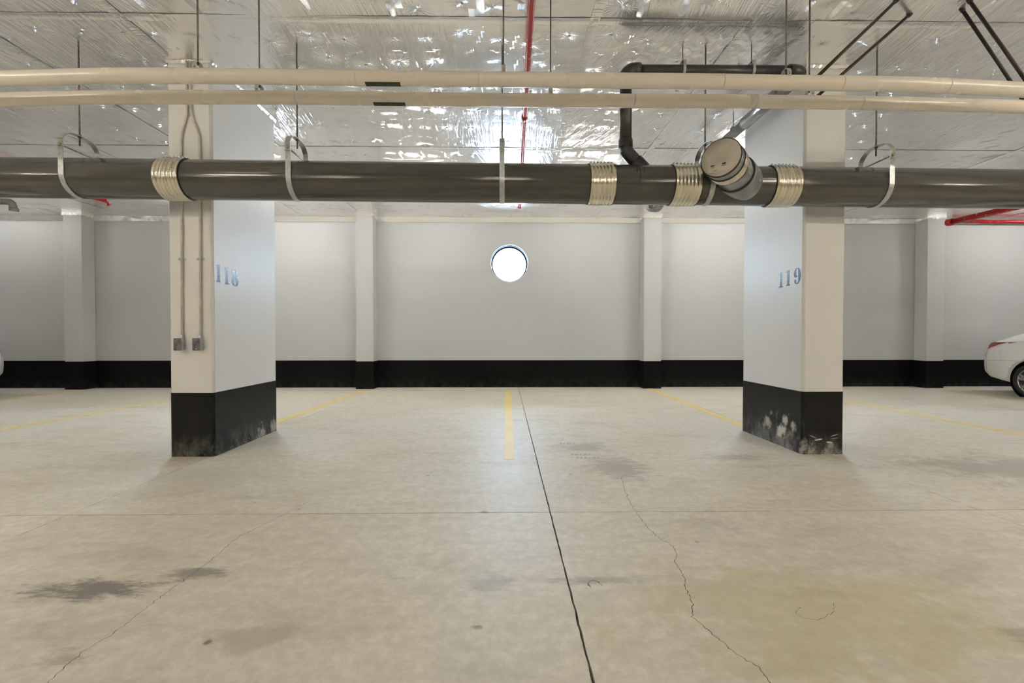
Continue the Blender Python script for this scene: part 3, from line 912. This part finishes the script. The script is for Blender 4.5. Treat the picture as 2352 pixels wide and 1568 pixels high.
# cleanout: a wye stub towards the viewer with a beige cap
wd = Vector((-0.68, -0.725, 0.095)).normalized(); wo = Vector((2.065, PY, pz(2.06)+0.004))
WR = 0.142
def wl(prof, seg=48, closed=False): return Part().lathe(wo, wd, prof, seg, closed=closed)
wl([(0.0, WR), (.44, WR)]).to('cleanout_stub', 'pvc_grey', drain)
wl([(0.0, WR+.014), (.272, WR+.014), (.280, WR+.008), (.280, WR)]).to('wye_hub', 'pvc_grey', drain)
wl([(.280, WR), (.280, WR+.011), (.296, WR+.011), (.296, WR)]).to('gasket_ring', 'rubber', drain)
pr_ = [(.455, WR)]
for k in range(5): pr_ += [(.456+.016*k, WR+.004), (.461+.016*k, WR+.009), (.467+.016*k, WR+.009), (.471+.016*k, WR+.004)]
wl(pr_ + [(.537, WR)]).to('ribbed_band', 'stainless', drain)
wl([(.43, WR), (.540, WR+.002), (.540, WR+.010), (.548, WR+.010), (.548, WR)]).to('gasket_ring', 'rubber', drain)
wl([(.545, WR+.003), (.625, WR+.004), (.625, WR-.01)]).to('cap_skirt', 'pvc_grey', drain)
capo = wl([(.622, WR+.008), (.634, WR+.008), (.634, WR-.002)]); capo.to('cap_rim', 'rubber', drain)
cap = wl([(.628, WR+.001), (.636, WR+.001), (.637, WR*.55), (.640, WR*.25), (.636, WR*.2), (.6365, 0.0)]).to('cleanout_cap', 'cap_beige', drain)
cap['label'] = 'beige cleanout cap with a small printed sticker'
cn = wd; cu = Vector((0, 0, 1)); cu = (cu - cn*cu.dot(cn)).normalized(); cr = cu.cross(cn)  # right as seen from outside
co_ = wo + wd*0.6378
def cap_box(u0, u1, v0, v1, mat, name, d):
    Part().prism([(u0, v0), (u1, v0), (u1, v1), (u0, v1)], (co_, cr, cu, cn), d).to(name, mat, cap)
cap_box(-.085, .05, -.105, -.045, 'sticker', 'sticker', 0.0008)
for (u0, u1, v0, v1) in ((-.072, -.045, -.058, -.048), (-.04, -.030, -.056, -.051), (.012, .040, -.060, -.047), (.008, .040, -.070, -.066), (-.074, -.040, -.069, -.066), (-.05, -.02, -.097, -.094)):
    cap_box(u0, u1, v0, v1, 'sticker_ink', 'printed_mark', 0.0012)

# ================================================================== CLEVIS HANGERS ON THE MAIN PIPE
def clevis(x, yb, zc, R, top, bolt, w, th, rod_top, rod_r, label, group, rod_below=0.08, name='pipe_hanger'):
    root = thing(name, label, 'hanger', (x, yb, zc-R), group)
    e = R + th/2 + 0.001
    st = [(x, yb-e, zc+bolt+.02)] + [(x, yb-e, zc+bolt*.5)] + arc((yb, zc), e, PI, 2*PI, 24, x=x) + [(x, yb+e, zc+bolt*.5), (x, yb+e, zc+bolt+.02)]
    Part().ribbon(st, (1, 0, 0), w, th).to('strap', 'galv', root)
    f = e + th + 0.0005
    yk = soft([(x, yb-f, zc+bolt-.025), (x, yb-f, zc+bolt+(top-bolt)*.45), (x, yb-f*.62, zc+top*.97), (x, yb, zc+top), (x, yb+f*.62, zc+top*.97), (x, yb+f, zc+bolt+(top-bolt)*.45), (x, yb+f, zc+bolt-.025)], 4)
    Part().ribbon(yk, (1, 0, 0), w, th).to('yoke', 'galv', root)
    s = th/0.005
    b_ = Part().tube([(x, yb-f-.014*s, zc+bolt), (x, yb+f+.014*s, zc+bolt)], .006*s, 12)
    b_.lathe((x, yb-f-th/2, zc+bolt), (0, -1, 0), [(0, .013*s), (.010*s, .013*s), (.011*s, .010*s), (.011*s, 0)], 6, smooth=False)
    b_.lathe((x, yb+f+th/2, zc+bolt), (0, 1, 0), [(0, .013*s), (.010*s, .013*s), (.010*s, 0)], 6, smooth=False)
    b_.to('bolt', 'bolt', root)
    Part().tube([(x, yb, zc+top-rod_below), (x, yb, rod_top)], rod_r, 10).to('rod', 'rod', root)
    n_ = Part()
    for z in (zc+top+th/2, zc+top-th/2-.011*s): n_.lathe((x, yb, z), (0, 0, 1), [(0, 0), (0, .013*s), (.011*s, .013*s), (.011*s, 0)], 6, smooth=False)
    n_.to('nut', 'rod', root)
    return root
for x, lab in ((-3.57, 'clevis hanger holding the drain pipe left of column 118'), (-1.757, 'clevis hanger holding the drain pipe just right of column 118'),
               (-0.024, 'clevis hanger holding the drain pipe above the round window'), (1.715, 'clevis hanger partly hidden behind the beige cleanout cap'),
               (3.20, 'clevis hanger holding the drain pipe right of column 119')):
    clevis(x, PY, pz(x), PR, 0.352, 0.215, 0.042, 0.005, CEIL+.01, 0.0062, lab, 'clevis hangers on the drain pipe')

# ================================================================== BRANCH DRAIN
br = thing('branch_pipe', 'slim charcoal branch pipe dropping into the drain beside the cleanout', 'pipe', (1.023, 3.87, 2.5))
BR = 0.050
Part().tube([(1.024, 3.87, 2.71), (1.024, 3.87, 3.27)], BR, 28).to('vertical_pipe', 'pvc_black', br)
low = soft([(1.024, 3.87, 2.76), (1.024, 3.87, 2.66), (1.21, 3.88, 2.475)], 8)
Part().tube(low, BR+.006, 28).to('lower_bend', 'pvc_black', br)
Part().lathe((1.024, 3.87, 2.685), (0, 0, 1), [(0, BR), (0, BR+.010), (.062, BR+.010), (.062, BR)], 28).to('pipe_hub', 'pvc_black', br)
d_ = Vector((.186, .01, -.185)).normalized()
Part().lathe((1.105, 3.875, 2.58), d_, [(0, BR), (0, BR+.013), (.14, BR+.013)], 28).to('pipe_hub', 'pvc_black', br)
el = [Vector((1.024, 3.87, 3.23))]
for k in range(11):
    a = PI - k/10*PI/2
    el.append(Vector((1.024+.075+.075*math.cos(a), 3.87, 3.258+.075*math.sin(a))))
el.append(Vector((1.14, 3.87, 3.333)))
Part().tube(el, BR+.016, 28).to('upper_elbow', 'pvc_black', br)
Part().tube([(1.12, 3.87, 3.333), (1.8, 3.87, 3.336), (2.47, 3.87, 3.338)], BR, 28).to('cross_pipe', 'pvc_black', br)
e2 = [Vector((2.41, 3.87, 3.338))]
for k in range(11):
    a = -PI/2 + k/10*PI/2
    e2.append(Vector((2.455+.08*math.cos(a), 3.95+.08*math.sin(a), 3.338)))
e2.append(Vector((2.535, 4.02, 3.338)))
Part().tube(e2, BR+.009, 28).to('corner_elbow', 'pvc_black', br)
Part().tube([(2.535, 3.98, 3.335), (2.535, 7.92, 3.33)], BR, 28).to('run_pipe', 'pvc_grey', br)  # grey from here on: window sheen on the charcoal pipe, put into colour
Part().tube([(2.535, 4.02, 3.335), (2.535, 4.80, 3.335)], BR+.013, 28).to('run_hub', 'pvc_grey', br)
Part().tube(soft([(2.535, 7.86, 3.33), (2.535, 8.02, 3.33), (2.70, 8.05, 3.33), (2.76, 8.05, 3.40), (2.76, 8.05, 3.55)], 5), BR+.008, 20).to('end_elbow', 'pvc_grey', br)
for x, lab in ((1.506, 'small hanger on the charcoal cross pipe, nearer its elbow'), (2.094, 'small hanger on the charcoal cross pipe, nearer column 119')):
    clevis(x, 3.87, 3.335, BR, 0.085, 0.056, 0.022, 0.003, CEIL+.01, 0.0045, lab, 'hangers on the branch pipe', 0.02)
clevis(2.535, 5.05, 3.332, BR, 0.085, 0.056, 0.022, 0.003, CEIL+.01, 0.0045, 'small hanger on the grey run beside column 119', 'hangers on the branch pipe', 0.02)

# ================================================================== CREAM INSULATED PIPES
def cream(pts, y, rad, label, seams, band, lab_x, other):
    root = thing('insulated_pipe', label, 'pipe', (0, y, 2.72))
    P = [Vector((x, y, z)) for x, z in pts]
    out = []
    for k in range(len(P)-1):
        p0 = P[max(0, k-1)]; p1 = P[k]; p2 = P[k+1]; p3 = P[min(len(P)-1, k+2)]
        for j in range(8):
            t = j/8
            out.append(0.5*((2*p1) + (p2-p0)*t + (2*p0-5*p1+4*p2-p3)*t*t + (3*p1-p0-3*p2+p3)*t**3))
    out.append(P[-1])
    def zat(x):
        for a, b in zip(out, out[1:]):
            if a.x <= x <= b.x: return a.z + (b.z-a.z)*(x-a.x)/(b.x-a.x)
        return out[-1].z
    Part().tube(out, rad, 40).to('pipe_jacket', 'jacket', root)
    for x in seams:
        z = zat(x)
        Part().lathe((x-.003, y, z), (1, (0), (zat(x+.05)-zat(x-.05))/.1), [(0, rad), (0, rad+.0012), (.006, rad+.0012), (.006, rad)], 40).to('jacket_seam', 'jacket_seam', root)
    for x0, x1 in band:
        Part().lathe((x0, y, zat(x0)), (1, 0, 0), [(0, rad), (0, rad+.0014), (x1-x0, rad+.0014), (x1-x0, rad)], 40).to('jacket_band', 'jacket', root)
    # narrow pipe marker stuck under the jacket, print too small to read
    x0, x1 = lab_x; z = zat((x0+x1)/2); rr = rad+.0010
    def strip(xa, xb, a0, a1, mat, name, e):
        n = 8; vs = []
        for k in range(n+1):
            a = a0+(a1-a0)*k/n
            for x in (xa, xb): vs.append((x, y+math.sin(a)*(rr+e), z-math.cos(a)*(rr+e)))
        return Part().add(vs, [(2*k, 2*k+1, 2*k+3, 2*k+2) for k in range(n)], True).to(name, mat, root, fix=False)
    strip(x0, x1, -.62, .55, 'marker_green', 'pipe_marker', 0)['label'] = 'dark green pipe marker sticker on the underside'
    return root, zat
M['marker_green'] = simple('dark_green_sticker', (0.035, 0.040, 0.012), 0.5, 0, 0.9, 70)
up, zup = cream([(-7.6, 2.78), (-6, 2.775), (-4.6, 2.725), (-3.9, 2.727), (-3.22, 2.748), (-2.915, 2.758), (-2.556, 2.771), (-1.98, 2.775), (-1.58, 2.774), (-.74, 2.770), (.257, 2.769), (1.405, 2.767),
                 (1.85, 2.764), (2.19, 2.763), (2.54, 2.762), (2.86, 2.754), (3.15, 2.743), (3.43, 2.731), (3.9, 2.712), (4.8, 2.72), (6, 2.77), (7.6, 2.78)], 3.0, 0.0465,
      'cream jacketed pipe nearest the camera, upper of the pair in front', seams=[-.963, -.17, 1.429, 2.218, 2.925], band=[], lab_x=(-.905, -.678), other=None)
lo, zlo = cream([(-7.6, 2.78), (-6, 2.775), (-4.9, 2.735), (-4.1, 2.74), (-3.51, 2.751), (-3.18, 2.761), (-2.788, 2.771), (-1.724, 2.779), (-.80, 2.776), (.28, 2.774), (1.533, 2.777), (2.386, 2.775),
                 (2.77, 2.772), (3.12, 2.767), (3.44, 2.760), (3.75, 2.754), (4.4, 2.74), (5.2, 2.745), (6, 2.77), (7.6, 2.78)], 3.27, 0.0455,
      'cream jacketed pipe second from the camera, lower of the pair in front', seams=[-1.47, .92, 2.562], band=[(1.745, 1.803)], lab_x=(-.930, -.705), other=None)
for x, yb, zf, R, lab in ((-1.985, 3.0, zup, .033, 'hanger on the nearest cream pipe in front of column 118'), (-.010, 3.0, zup, .033, 'hanger on the nearest cream pipe above the round window'),
                          (1.853, 3.0, zup, .033, 'hanger on the nearest cream pipe beside column 119'), (-1.735, 3.27, zlo, .033, 'hanger on the second cream pipe right of column 118'),
                          (.325, 3.27, zlo, .033, 'hanger on the second cream pipe beside the red pipe'), (2.19, 3.27, zlo, .033, 'hanger on the second cream pipe in front of column 119')):
    clevis(x, yb, zf(x), R, 0.086, 0.040, 0.026, 0.003, CEIL+.01, 0.0055, lab, 'hangers on the cream pipes', 0.018)

# sway braces: dark rods from the foil ceiling down to the cream pipes
def brace(p0, p1, label):
    root = thing('sway_brace', label, 'brace', p1, 'sway braces of the cream pipes')
    Part().tube([p0, p1], 0.0115, 12).to('brace_rod', 'brace', root)
    a, b = Vector(p0), Vector(p1); d = (b-a).normalized()
    f = Part().lathe(a, d, [(-.01, .016), (.025, .016), (.03, .012)], 12)
    f.to('ceiling_fitting', 'brace', root)
    Part().lathe(b, -d, [(-.02, .016), (.05, .016), (.06, .012)], 12).to('pipe_fitting', 'brace', root)
brace((2.868, 3.322, 3.55), (2.02, 2.985, 2.765), 'dark brace rod falling left to the nearest cream pipe by column 119')
brace((3.096, 3.467, 3.55), (2.20, 3.27, 2.775), 'dark brace rod falling left to the second cream pipe by column 119')
brace((3.394, 3.314, 3.55), (3.50, 2.985, 2.715), 'dark brace rod falling right out of frame, outermost at upper right')
brace((3.429, 3.402, 3.55), (3.80, 3.27, 2.745), 'dark brace rod falling right, inner of the right-hand pair')

# ================================================================== RED SPRINKLER PIPES
rp = thing('sprinkler_pipe', 'thin red pipe running under the foil ceiling to the window wall', 'pipe', (0.2, 3.0, 3.40))
Part().tube([(.14, -2.0, 3.42), (.186, 3.18, 3.42), (.234, 6.14, 3.42), (.262, 8.3, 3.42)], .0245, 20).to('pipe', 'red', rp)
Part().lathe((.262, 8.3, 3.42), (0, 1, 0), [(-.05, .024), (-.05, .032), (.015, .032), (.015, 0)], 20).to('end_cap', 'red', rp)
Part().lathe((.21, 4.9, 3.42), (0.02, 1, 0), [(-.04, .024), (-.04, .030), (.04, .030), (.04, .024)], 20).to('coupling', 'red', rp)
for y in (5.6, 8.0): Part().tube([(.23, y, 3.42), (.23, y, CEIL+.01)], .005, 8).to('rod', 'rod', rp)
rq = thing('sprinkler_main', 'thick red pipe with capped end pointing at the right pilaster', 'pipe', (8.8, 6, 3.24))
Part().tube([(9.25, 3.0, 3.31), (8.72, 8.80, 3.305)], .056, 24).to('pipe', 'red', rq)
Part().lathe((8.71, 8.86, 3.305), (-.09, 1, 0), [(-.10, .056), (-.10, .066), (0, .066), (.012, .05), (.012, 0)], 24).to('end_cap', 'red', rq)
for y in (5.0, 7.6): Part().tube([(8.83, y, 3.33), (8.83, y, CEIL+.01)], .006, 8).to('rod', 'rod', rq)
rr_ = thing('sprinkler_pipe', 'slim red pipe running along the head of the right wall', 'pipe', (10, 9.4, 3.44))
Part().tube([(9.38, 9.40, 3.475), (16.8, 9.40, 3.455)], .034, 20).to('pipe', 'red', rr_)
Part().lathe((9.40, 9.40, 3.475), (-1, 0, 0), [(-.06, .034), (-.06, .042), (.02, .042), (.02, 0)], 20).to('end_cap', 'red', rr_)
rl = thing('sprinkler_pipe', 'short red sprinkler drop ending left of column 118 under the ceiling', 'pipe', (-6.8, 7.8, 3.3))
Part().tube([(-8.6, 4.0, 3.40), (-6.93, 7.7, 3.395), (-6.75, 7.86, 3.365)], .026, 18).to('pipe', 'red', rl)
h_ = Part().lathe((-6.76, 7.84, 3.375), (.2, .1, -.35), [(-.02, .030), (.03, .030), (.04, .018), (.075, .016), (.08, .034), (.086, .034), (.086, 0)], 16)
h_.to('sprinkler_head', 'red', rl)
gl = thing('grey_drain_bend', 'grey plastic pipe with downward bend under the ceiling at far left', 'pipe', (-8.4, 7.8, 3.2))
Part().tube([(-11.5, 7.95, 3.43), (-8.42, 7.8, 3.335)], .045, 20).to('pipe', 'pvc_grey', gl)
Part().tube(soft([(-8.50, 7.80, 3.338), (-8.27, 7.79, 3.33), (-8.235, 7.79, 3.20)], 8), .053, 20).to('bend', 'pvc_grey', gl)
Part().lathe((-8.235, 7.79, 3.225), (0, 0, -1), [(0, .05), (0, .062), (.05, .062), (.052, .05), (.052, 0)], 20).to('end_collar', 'pvc_grey', gl)

# ================================================================== FLUORESCENT STRIP LIGHTS
def strip(x, y, z, mat, L, label, group, drop):
    root = thing('strip_light', label, 'light', (x, y, z), group)
    Part().box(x-L/2, x+L/2, y-.04, y+.04, z-.02, z+.06).to('housing', 'fixture', root, bevel=.006)
    for s in (-1, 1):
        Part().tube([(x-L/2+.03, y+s*.062, z+.012), (x+L/2-.03, y+s*.062, z+.012)], .013, 12).to('tube', mat, root)
        if drop: Part().tube([(x+s*L*.4, y, z+.06), (x+s*L*.4, y, CEIL+.01)], .004, 8).to('rod', 'rod', root)
    return root
for (x, y, w_) in ((-4.7, 1.0, 'left of and just ahead of the camera'), (4.7, 1.0, 'right of and just ahead of the camera'), (-10.5, 1.0, 'at far left of the camera'),
                  (10.5, 1.0, 'at far right of the camera'), (0.0, -3.0, 'straight behind the camera'), (-5.5, -4.0, 'behind the camera to its left'),
                  (5.5, -4.0, 'behind the camera to its right'), (-11.5, -5, 'in the far rear left corner'), (11.5, -5, 'in the far rear right corner')):
    strip(x, y, 3.12, 'tube_warm', 1.25, 'white strip light over the aisle, ' + w_, 'strip lights over the drive aisle', True)
for x, w_ in ((-10.4, 'beyond the left frame edge'), (-4.4, 'in the bay left of column 118'), (-1.45, 'added as fill left of the round window'), (1.5, 'added as fill right of the round window'), (4.5, 'in the bay right of column 119'), (10.6, 'beyond the right frame edge')):
    strip(x, 7.8, 3.445, 'tube_fill' if abs(x) < 2 else 'tube_neutral', 1.25, 'white strip light behind the drain pipe, ' + w_, 'strip lights behind the drain pipe', True)  # the weaker middle pair is added fill for the dark wall centre

# ================================================================== CARS
def lerp(tab, s):
    for (a, va), (b, vb) in zip(tab, tab[1:]):
        if s <= b:
            t = 0 if b == a else max(0, (s-a)/(b-a)); t = t*t*(3-2*t)*0.5 + t*0.5
            return va + (vb-va)*t
    return tab[-1][1]
def car_body():
    # local frame: y = 0 at the nose, +y to the tail (length 4.42), x across, z up
    L = 4.42
    hw = [(0, .52), (.12, .70), (.45, .82), (1.0, .87), (2.2, .885), (3.4, .88), (3.95, .865), (4.25, .815), (4.40, .73), (4.48, .60)]
    zb = [(0, .34), (.3, .22), (.8, .20), (3.6, .20), (3.95, .23), (4.25, .28), (4.48, .36)]
    zs = [(0, .58), (.15, .66), (.6, .76), (1.3, .86), (2.2, .90), (3.2, .945), (3.75, .985), (4.1, .985), (4.28, .94), (4.40, .79), (4.48, .60)]
    zr = [(0, .60), (.15, .69), (.6, .80), (1.15, .90), (1.35, .95), (1.75, 1.20), (2.05, 1.345), (2.5, 1.395), (2.9, 1.375), (3.25, 1.325), (3.6, 1.225), (3.85, 1.14), (4.1, 1.055), (4.29, 1.0), (4.40, .85), (4.48, .63)]
    wr = [(0, .40), (.6, .62), (1.15, .70), (1.4, .68), (1.9, .58), (2.6, .555), (3.1, .565), (3.6, .62), (4.1, .66), (4.3, .60), (4.48, .46)]
    st = sorted(set([0, .02, .06, .12, .2, .3] + [round(.4+.12*k, 3) for k in range(30)] + [3.95, 4.02, 4.08, 4.14, 4.2, 4.25, 4.29, 4.32, 4.35, 4.38, 4.405, 4.43, 4.455, 4.48]))
    rows = []
    for s in st:
        w, b, z1, z2, wt = lerp(hw, s), lerp(zb, s), lerp(zs, s), lerp(zr, s), lerp(wr, s)
        h = z1-b; wt = min(wt, w-.06)
        half = [(0, b), (w*.5, b), (w-.10, b+.005), (w-.035, b+.05), (w-.018, b+h*.18), (w-.008, b+h*.32), (w, b+h*.50), (w-.004, b+h*.66), (w-.016, b+h*.80), (w-.035, b+h*.92), (w-.060, z1)]
        for t in (.1, .3, .55, .8, .95):
            half.append((w-.060 + (wt-w+.060)*(t**1.0), z1 + (z2-.02-z1)*t**0.95))
        half += [(wt-.05, z2-.008), (wt*.6, z2+.004), (wt*.3, z2+.008), (0, z2+.009)]
        rows.append([(x, s, z) for x, z in half] + [(-x, s, z) for x, z in reversed(half[1:-1])])
    n = len(rows[0]); vs = [v for r_ in rows for v in r_]; fs = []
    for i in range(len(rows)-1):
        for k in range(n):
            k2 = (k+1) % n
            fs.append((i*n+k, i*n+k2, (i+1)*n+k2, (i+1)*n+k))
    fs.append(tuple(reversed(range(n)))); fs.append(tuple((len(rows)-1)*n+k for k in range(n)))
    return vs, fs
WB = ((0.80, 'front'), (3.52, 'rear')); WZ, WRAD = 0.30, 0.300
def apply_mods(o):
    dg = bpy.context.evaluated_depsgraph_get()
    me = bpy.data.meshes.new_from_object(o.evaluated_get(dg))
    o.modifiers.clear(); old = o.data; o.data = me; bpy.data.meshes.remove(old)
def make_car(label):
    root = thing('car', label, 'car', (0, 0, 0), 'white cars parked at the frame edges')
    vs, fs = car_body()
    body = MB().add(vs, fs, True).build('body', 'car_white', root)
    m = body.modifiers.new('s', 'SUBSURF'); m.levels = 1; m.render_levels = 1
    apply_mods(body)
    bm = bmesh.new(); bm.from_mesh(body.data); bvh = BVHTree.FromBMesh(bm); bm.free()
    cut = MB()
    for y, _ in WB: cut.tube([(-1.2, y, WZ+.005), (1.2, y, WZ+.005)], WRAD+.062, 48)
    for y, _ in WB: pass
    c = cut.build('cutter', 'car_black')
    b2 = body.modifiers.new('b', 'BOOLEAN'); b2.object = c; b2.operation = 'DIFFERENCE'; b2.solver = 'EXACT'
    bpy.context.view_layer.update()
    apply_mods(body)
    bpy.data.objects.remove(c)
    for p_ in body.data.polygons: p_.use_smooth = True
    # dark wheel housings inside the arches
    for y, _ in WB:
        MB().lathe((-.80, y, WZ+.005), (1, 0, 0), [(0, WRAD+.060), (1.60, WRAD+.060)], 40).build('wheel_housing', 'car_black', root, fix=False)
    def patch(poly, axis, sgn, mat, name, off, res=0.03, edge=0.0):
        # polygon in side view (y,z) or rear view (x,z) laid onto the body surface
        tris = []
        us = [p_[0] for p_ in poly]; ws = [p_[1] for p_ in poly]
        bmx = bmesh.new()
        bv = [bmx.verts.new((a, b, 0)) for a, b in poly]; bmx.faces.new(bv)
        bmesh.ops.triangulate(bmx, faces=bmx.faces)
        for _ in range(5):
            ed = [e for e in bmx.edges if e.calc_length() > res]
            if not ed: break
            bmesh.ops.subdivide_edges(bmx, edges=ed, cuts=1); bmesh.ops.triangulate(bmx, faces=bmx.faces)
        pts = []; ok = True
        for v in bmx.verts:
            if axis == 'side': o_, d = Vector((sgn*2, v.co.x, v.co.y)), Vector((-sgn, 0, 0))
            elif axis == 'rear': o_, d = Vector((v.co.x, 7, v.co.y)), Vector((0, -1, 0))
            else: o_, d = Vector((v.co.x, v.co.y, 3)), Vector((0, 0, -1))
            h_, nn, _, _ = bvh.ray_cast(o_, d)
            if h_ is None: h_ = o_ + d*1.2; nn = -d
            if nn.dot(d) > 0: nn = -nn
            pts.append(h_ + nn*off)
        bmx.verts.index_update()
        fs_ = [tuple(v.index for v in f.verts) for f in bmx.faces]; bmx.free()
        return MB().add(pts, fs_, True).build(name, mat, root)
    for s in (1, -1):
        patch([(1.62, .93), (2.35, .945), (2.35, 1.30), (2.12, 1.285), (1.9, 1.20)], 'side', s, 'car_glass', 'side_window', .003, .05)
        patch([(2.42, .948), (3.05, .975), (3.22, 1.06), (3.05, 1.23), (2.8, 1.30), (2.42, 1.31)], 'side', s, 'car_glass', 'side_window', .003, .05)
        patch([(3.90, .966), (4.06, .925), (4.20, .870), (4.33, .80), (4.38, .775), (4.375, .85), (4.31, .925), (4.22, .966)], 'side', s, 'tail_red', 'tail_lamp', .006, .02)
        patch([(3.74, .968), (3.89, .945), (3.895, .966)], 'side', s, 'tail_clear', 'lamp_tip', .0055, .02)
        patch([(.10, .60), (.40, .68), (.52, .74), (.30, .71), (.14, .665)], 'side', s, 'tail_clear', 'head_lamp', .004, .03)
        # panel gaps and sill crease as fine dark lines laid on the surface
        for pl in ([(1.55, .30), (1.56, .90)], [(2.39, .28), (2.40, .94)], [(3.10, .60), (3.12, .96)], [(3.98, .63), (4.02, .84)], [(3.70, .645), (3.98, .635), (4.30, .62)]):
            P = []
            for (a, b), (c_, d2) in zip(pl, pl[1:]):
                for k in range(7):
                    t = k/6; h_, nn, _, _ = bvh.ray_cast(Vector((s*2, a+(c_-a)*t, b+(d2-b)*t)), Vector((-s, 0, 0)))
                    if h_ is not None: P.append(h_)
            if len(P) > 2: MB().tube(P, .0012, 6).build('panel_gap', 'car_black', root)
        MB().box(s*.78-.02, s*.78+.02, 2.0, 2.16, .86, .88).build('door_handle', 'car_white', root, bevel=.006)
        mm = MB().box(s*.96-.07, s*.96+.07, 1.60, 1.70, .93, 1.04); mm.box(s*.87-.05, s*.87+.05, 1.63, 1.67, .94, .97); mm.build('wing_mirror', 'car_white', root, bevel=.02)
    patch([(-.50, 1.06), (.50, 1.06), (.46, 1.29), (-.46, 1.29)], 'rear', 1, 'car_glass', 'rear_window', .003, .06)
    patch([(-.54, 1.42), (.54, 1.42), (.48, 1.98), (-.48, 1.98)], 'top', 1, 'car_glass', 'windscreen', .003, .06)
    patch([(.30, .83), (.58, .82), (.58, .90), (.30, .885)], 'rear', 1, 'tail_red', 'tail_lamp', .005, .03)
    patch([(-.58, .82), (-.30, .83), (-.30, .885), (-.58, .90)], 'rear', 1, 'tail_red', 'tail_lamp', .005, .03)
    patch([(-.5, .36), (.5, .36), (.46, .44), (-.46, .44)], 'rear', 1, 'car_black', 'bumper_grille', .004, .05)
    # wheels
    for y, _ in WB:
        for s in (1, -1):
            x = s*.755
            t = MB().lathe((x-s*.09, y, WZ), (s, 0, 0), [(0, .205), (0.0, .27), (.02, .293), (.05, WRAD), (.13, WRAD), (.165, .292), (.185, .265), (.182, .218), (.16, .205)], 40, closed=True).build('wheel', 'tyre', root)
            xo = x + s*.088
            rm = MB().lathe((xo-s*.16, y, WZ), (s, 0, 0), [(0, .210), (.145, .214), (.156, .217), (.158, .206), (.146, .198), (.02, .19)], 40)
            for k in range(5):
                for dv in (-.13, .13):
                    a = 2*PI*k/5 + PI/2 + dv*0.35; a2 = 2*PI*k/5 + PI/2 + dv*1.35
                    p0 = Vector((xo-s*.020, y+.045*math.cos(a), WZ+.045*math.sin(a))); p1 = Vector((xo-s*.012, y+.203*math.cos(a2), WZ+.203*math.sin(a2)))
                    d = (p1-p0).normalized(); sd = d.cross(Vector((1, 0, 0)))
                    v8 = []
                    for q, w_ in ((p0, .020), (p1, .022)):
                        for a_, b_ in ((-1, -1), (1, -1), (1, 1), (-1, 1)): v8.append(q + sd*w_*a_ + Vector((.011*b_, 0, 0)))
                    rm.add(v8, [(0, 1, 2, 3), (7, 6, 5, 4), (0, 4, 5, 1), (1, 5, 6, 2), (2, 6, 7, 3), (3, 7, 4, 0)])
            rm.lathe((xo-s*.04, y, WZ), (s, 0, 0), [(0, .066), (.020, .062), (.028, .048), (.028, .030), (.034, .026), (.034, 0)], 20)
            rm.build('rim', 'alloy', t)
            MB().lathe((xo-s*.14, y, WZ), (s, 0, 0), [(0, .0), (0, .15), (.03, .15), (.03, 0)], 24).build('brake_disc', 'zinc_box', t)
    return root
car = make_car('white saloon car at the right frame edge, tail towards the wall')
car.location = (9.93, 4.20, 0)
def copy_tree(o, parent=None):
    c = o.copy(); COL.objects.link(c)
    if parent is not None: c.parent = parent
    for ch in list(o.children): copy_tree(ch, c)
    return c
car2 = copy_tree(car)
car2.location = (-9.86, 4.03, 0)
car2['label'] = 'white car whose tail corner just shows at the left frame edge'
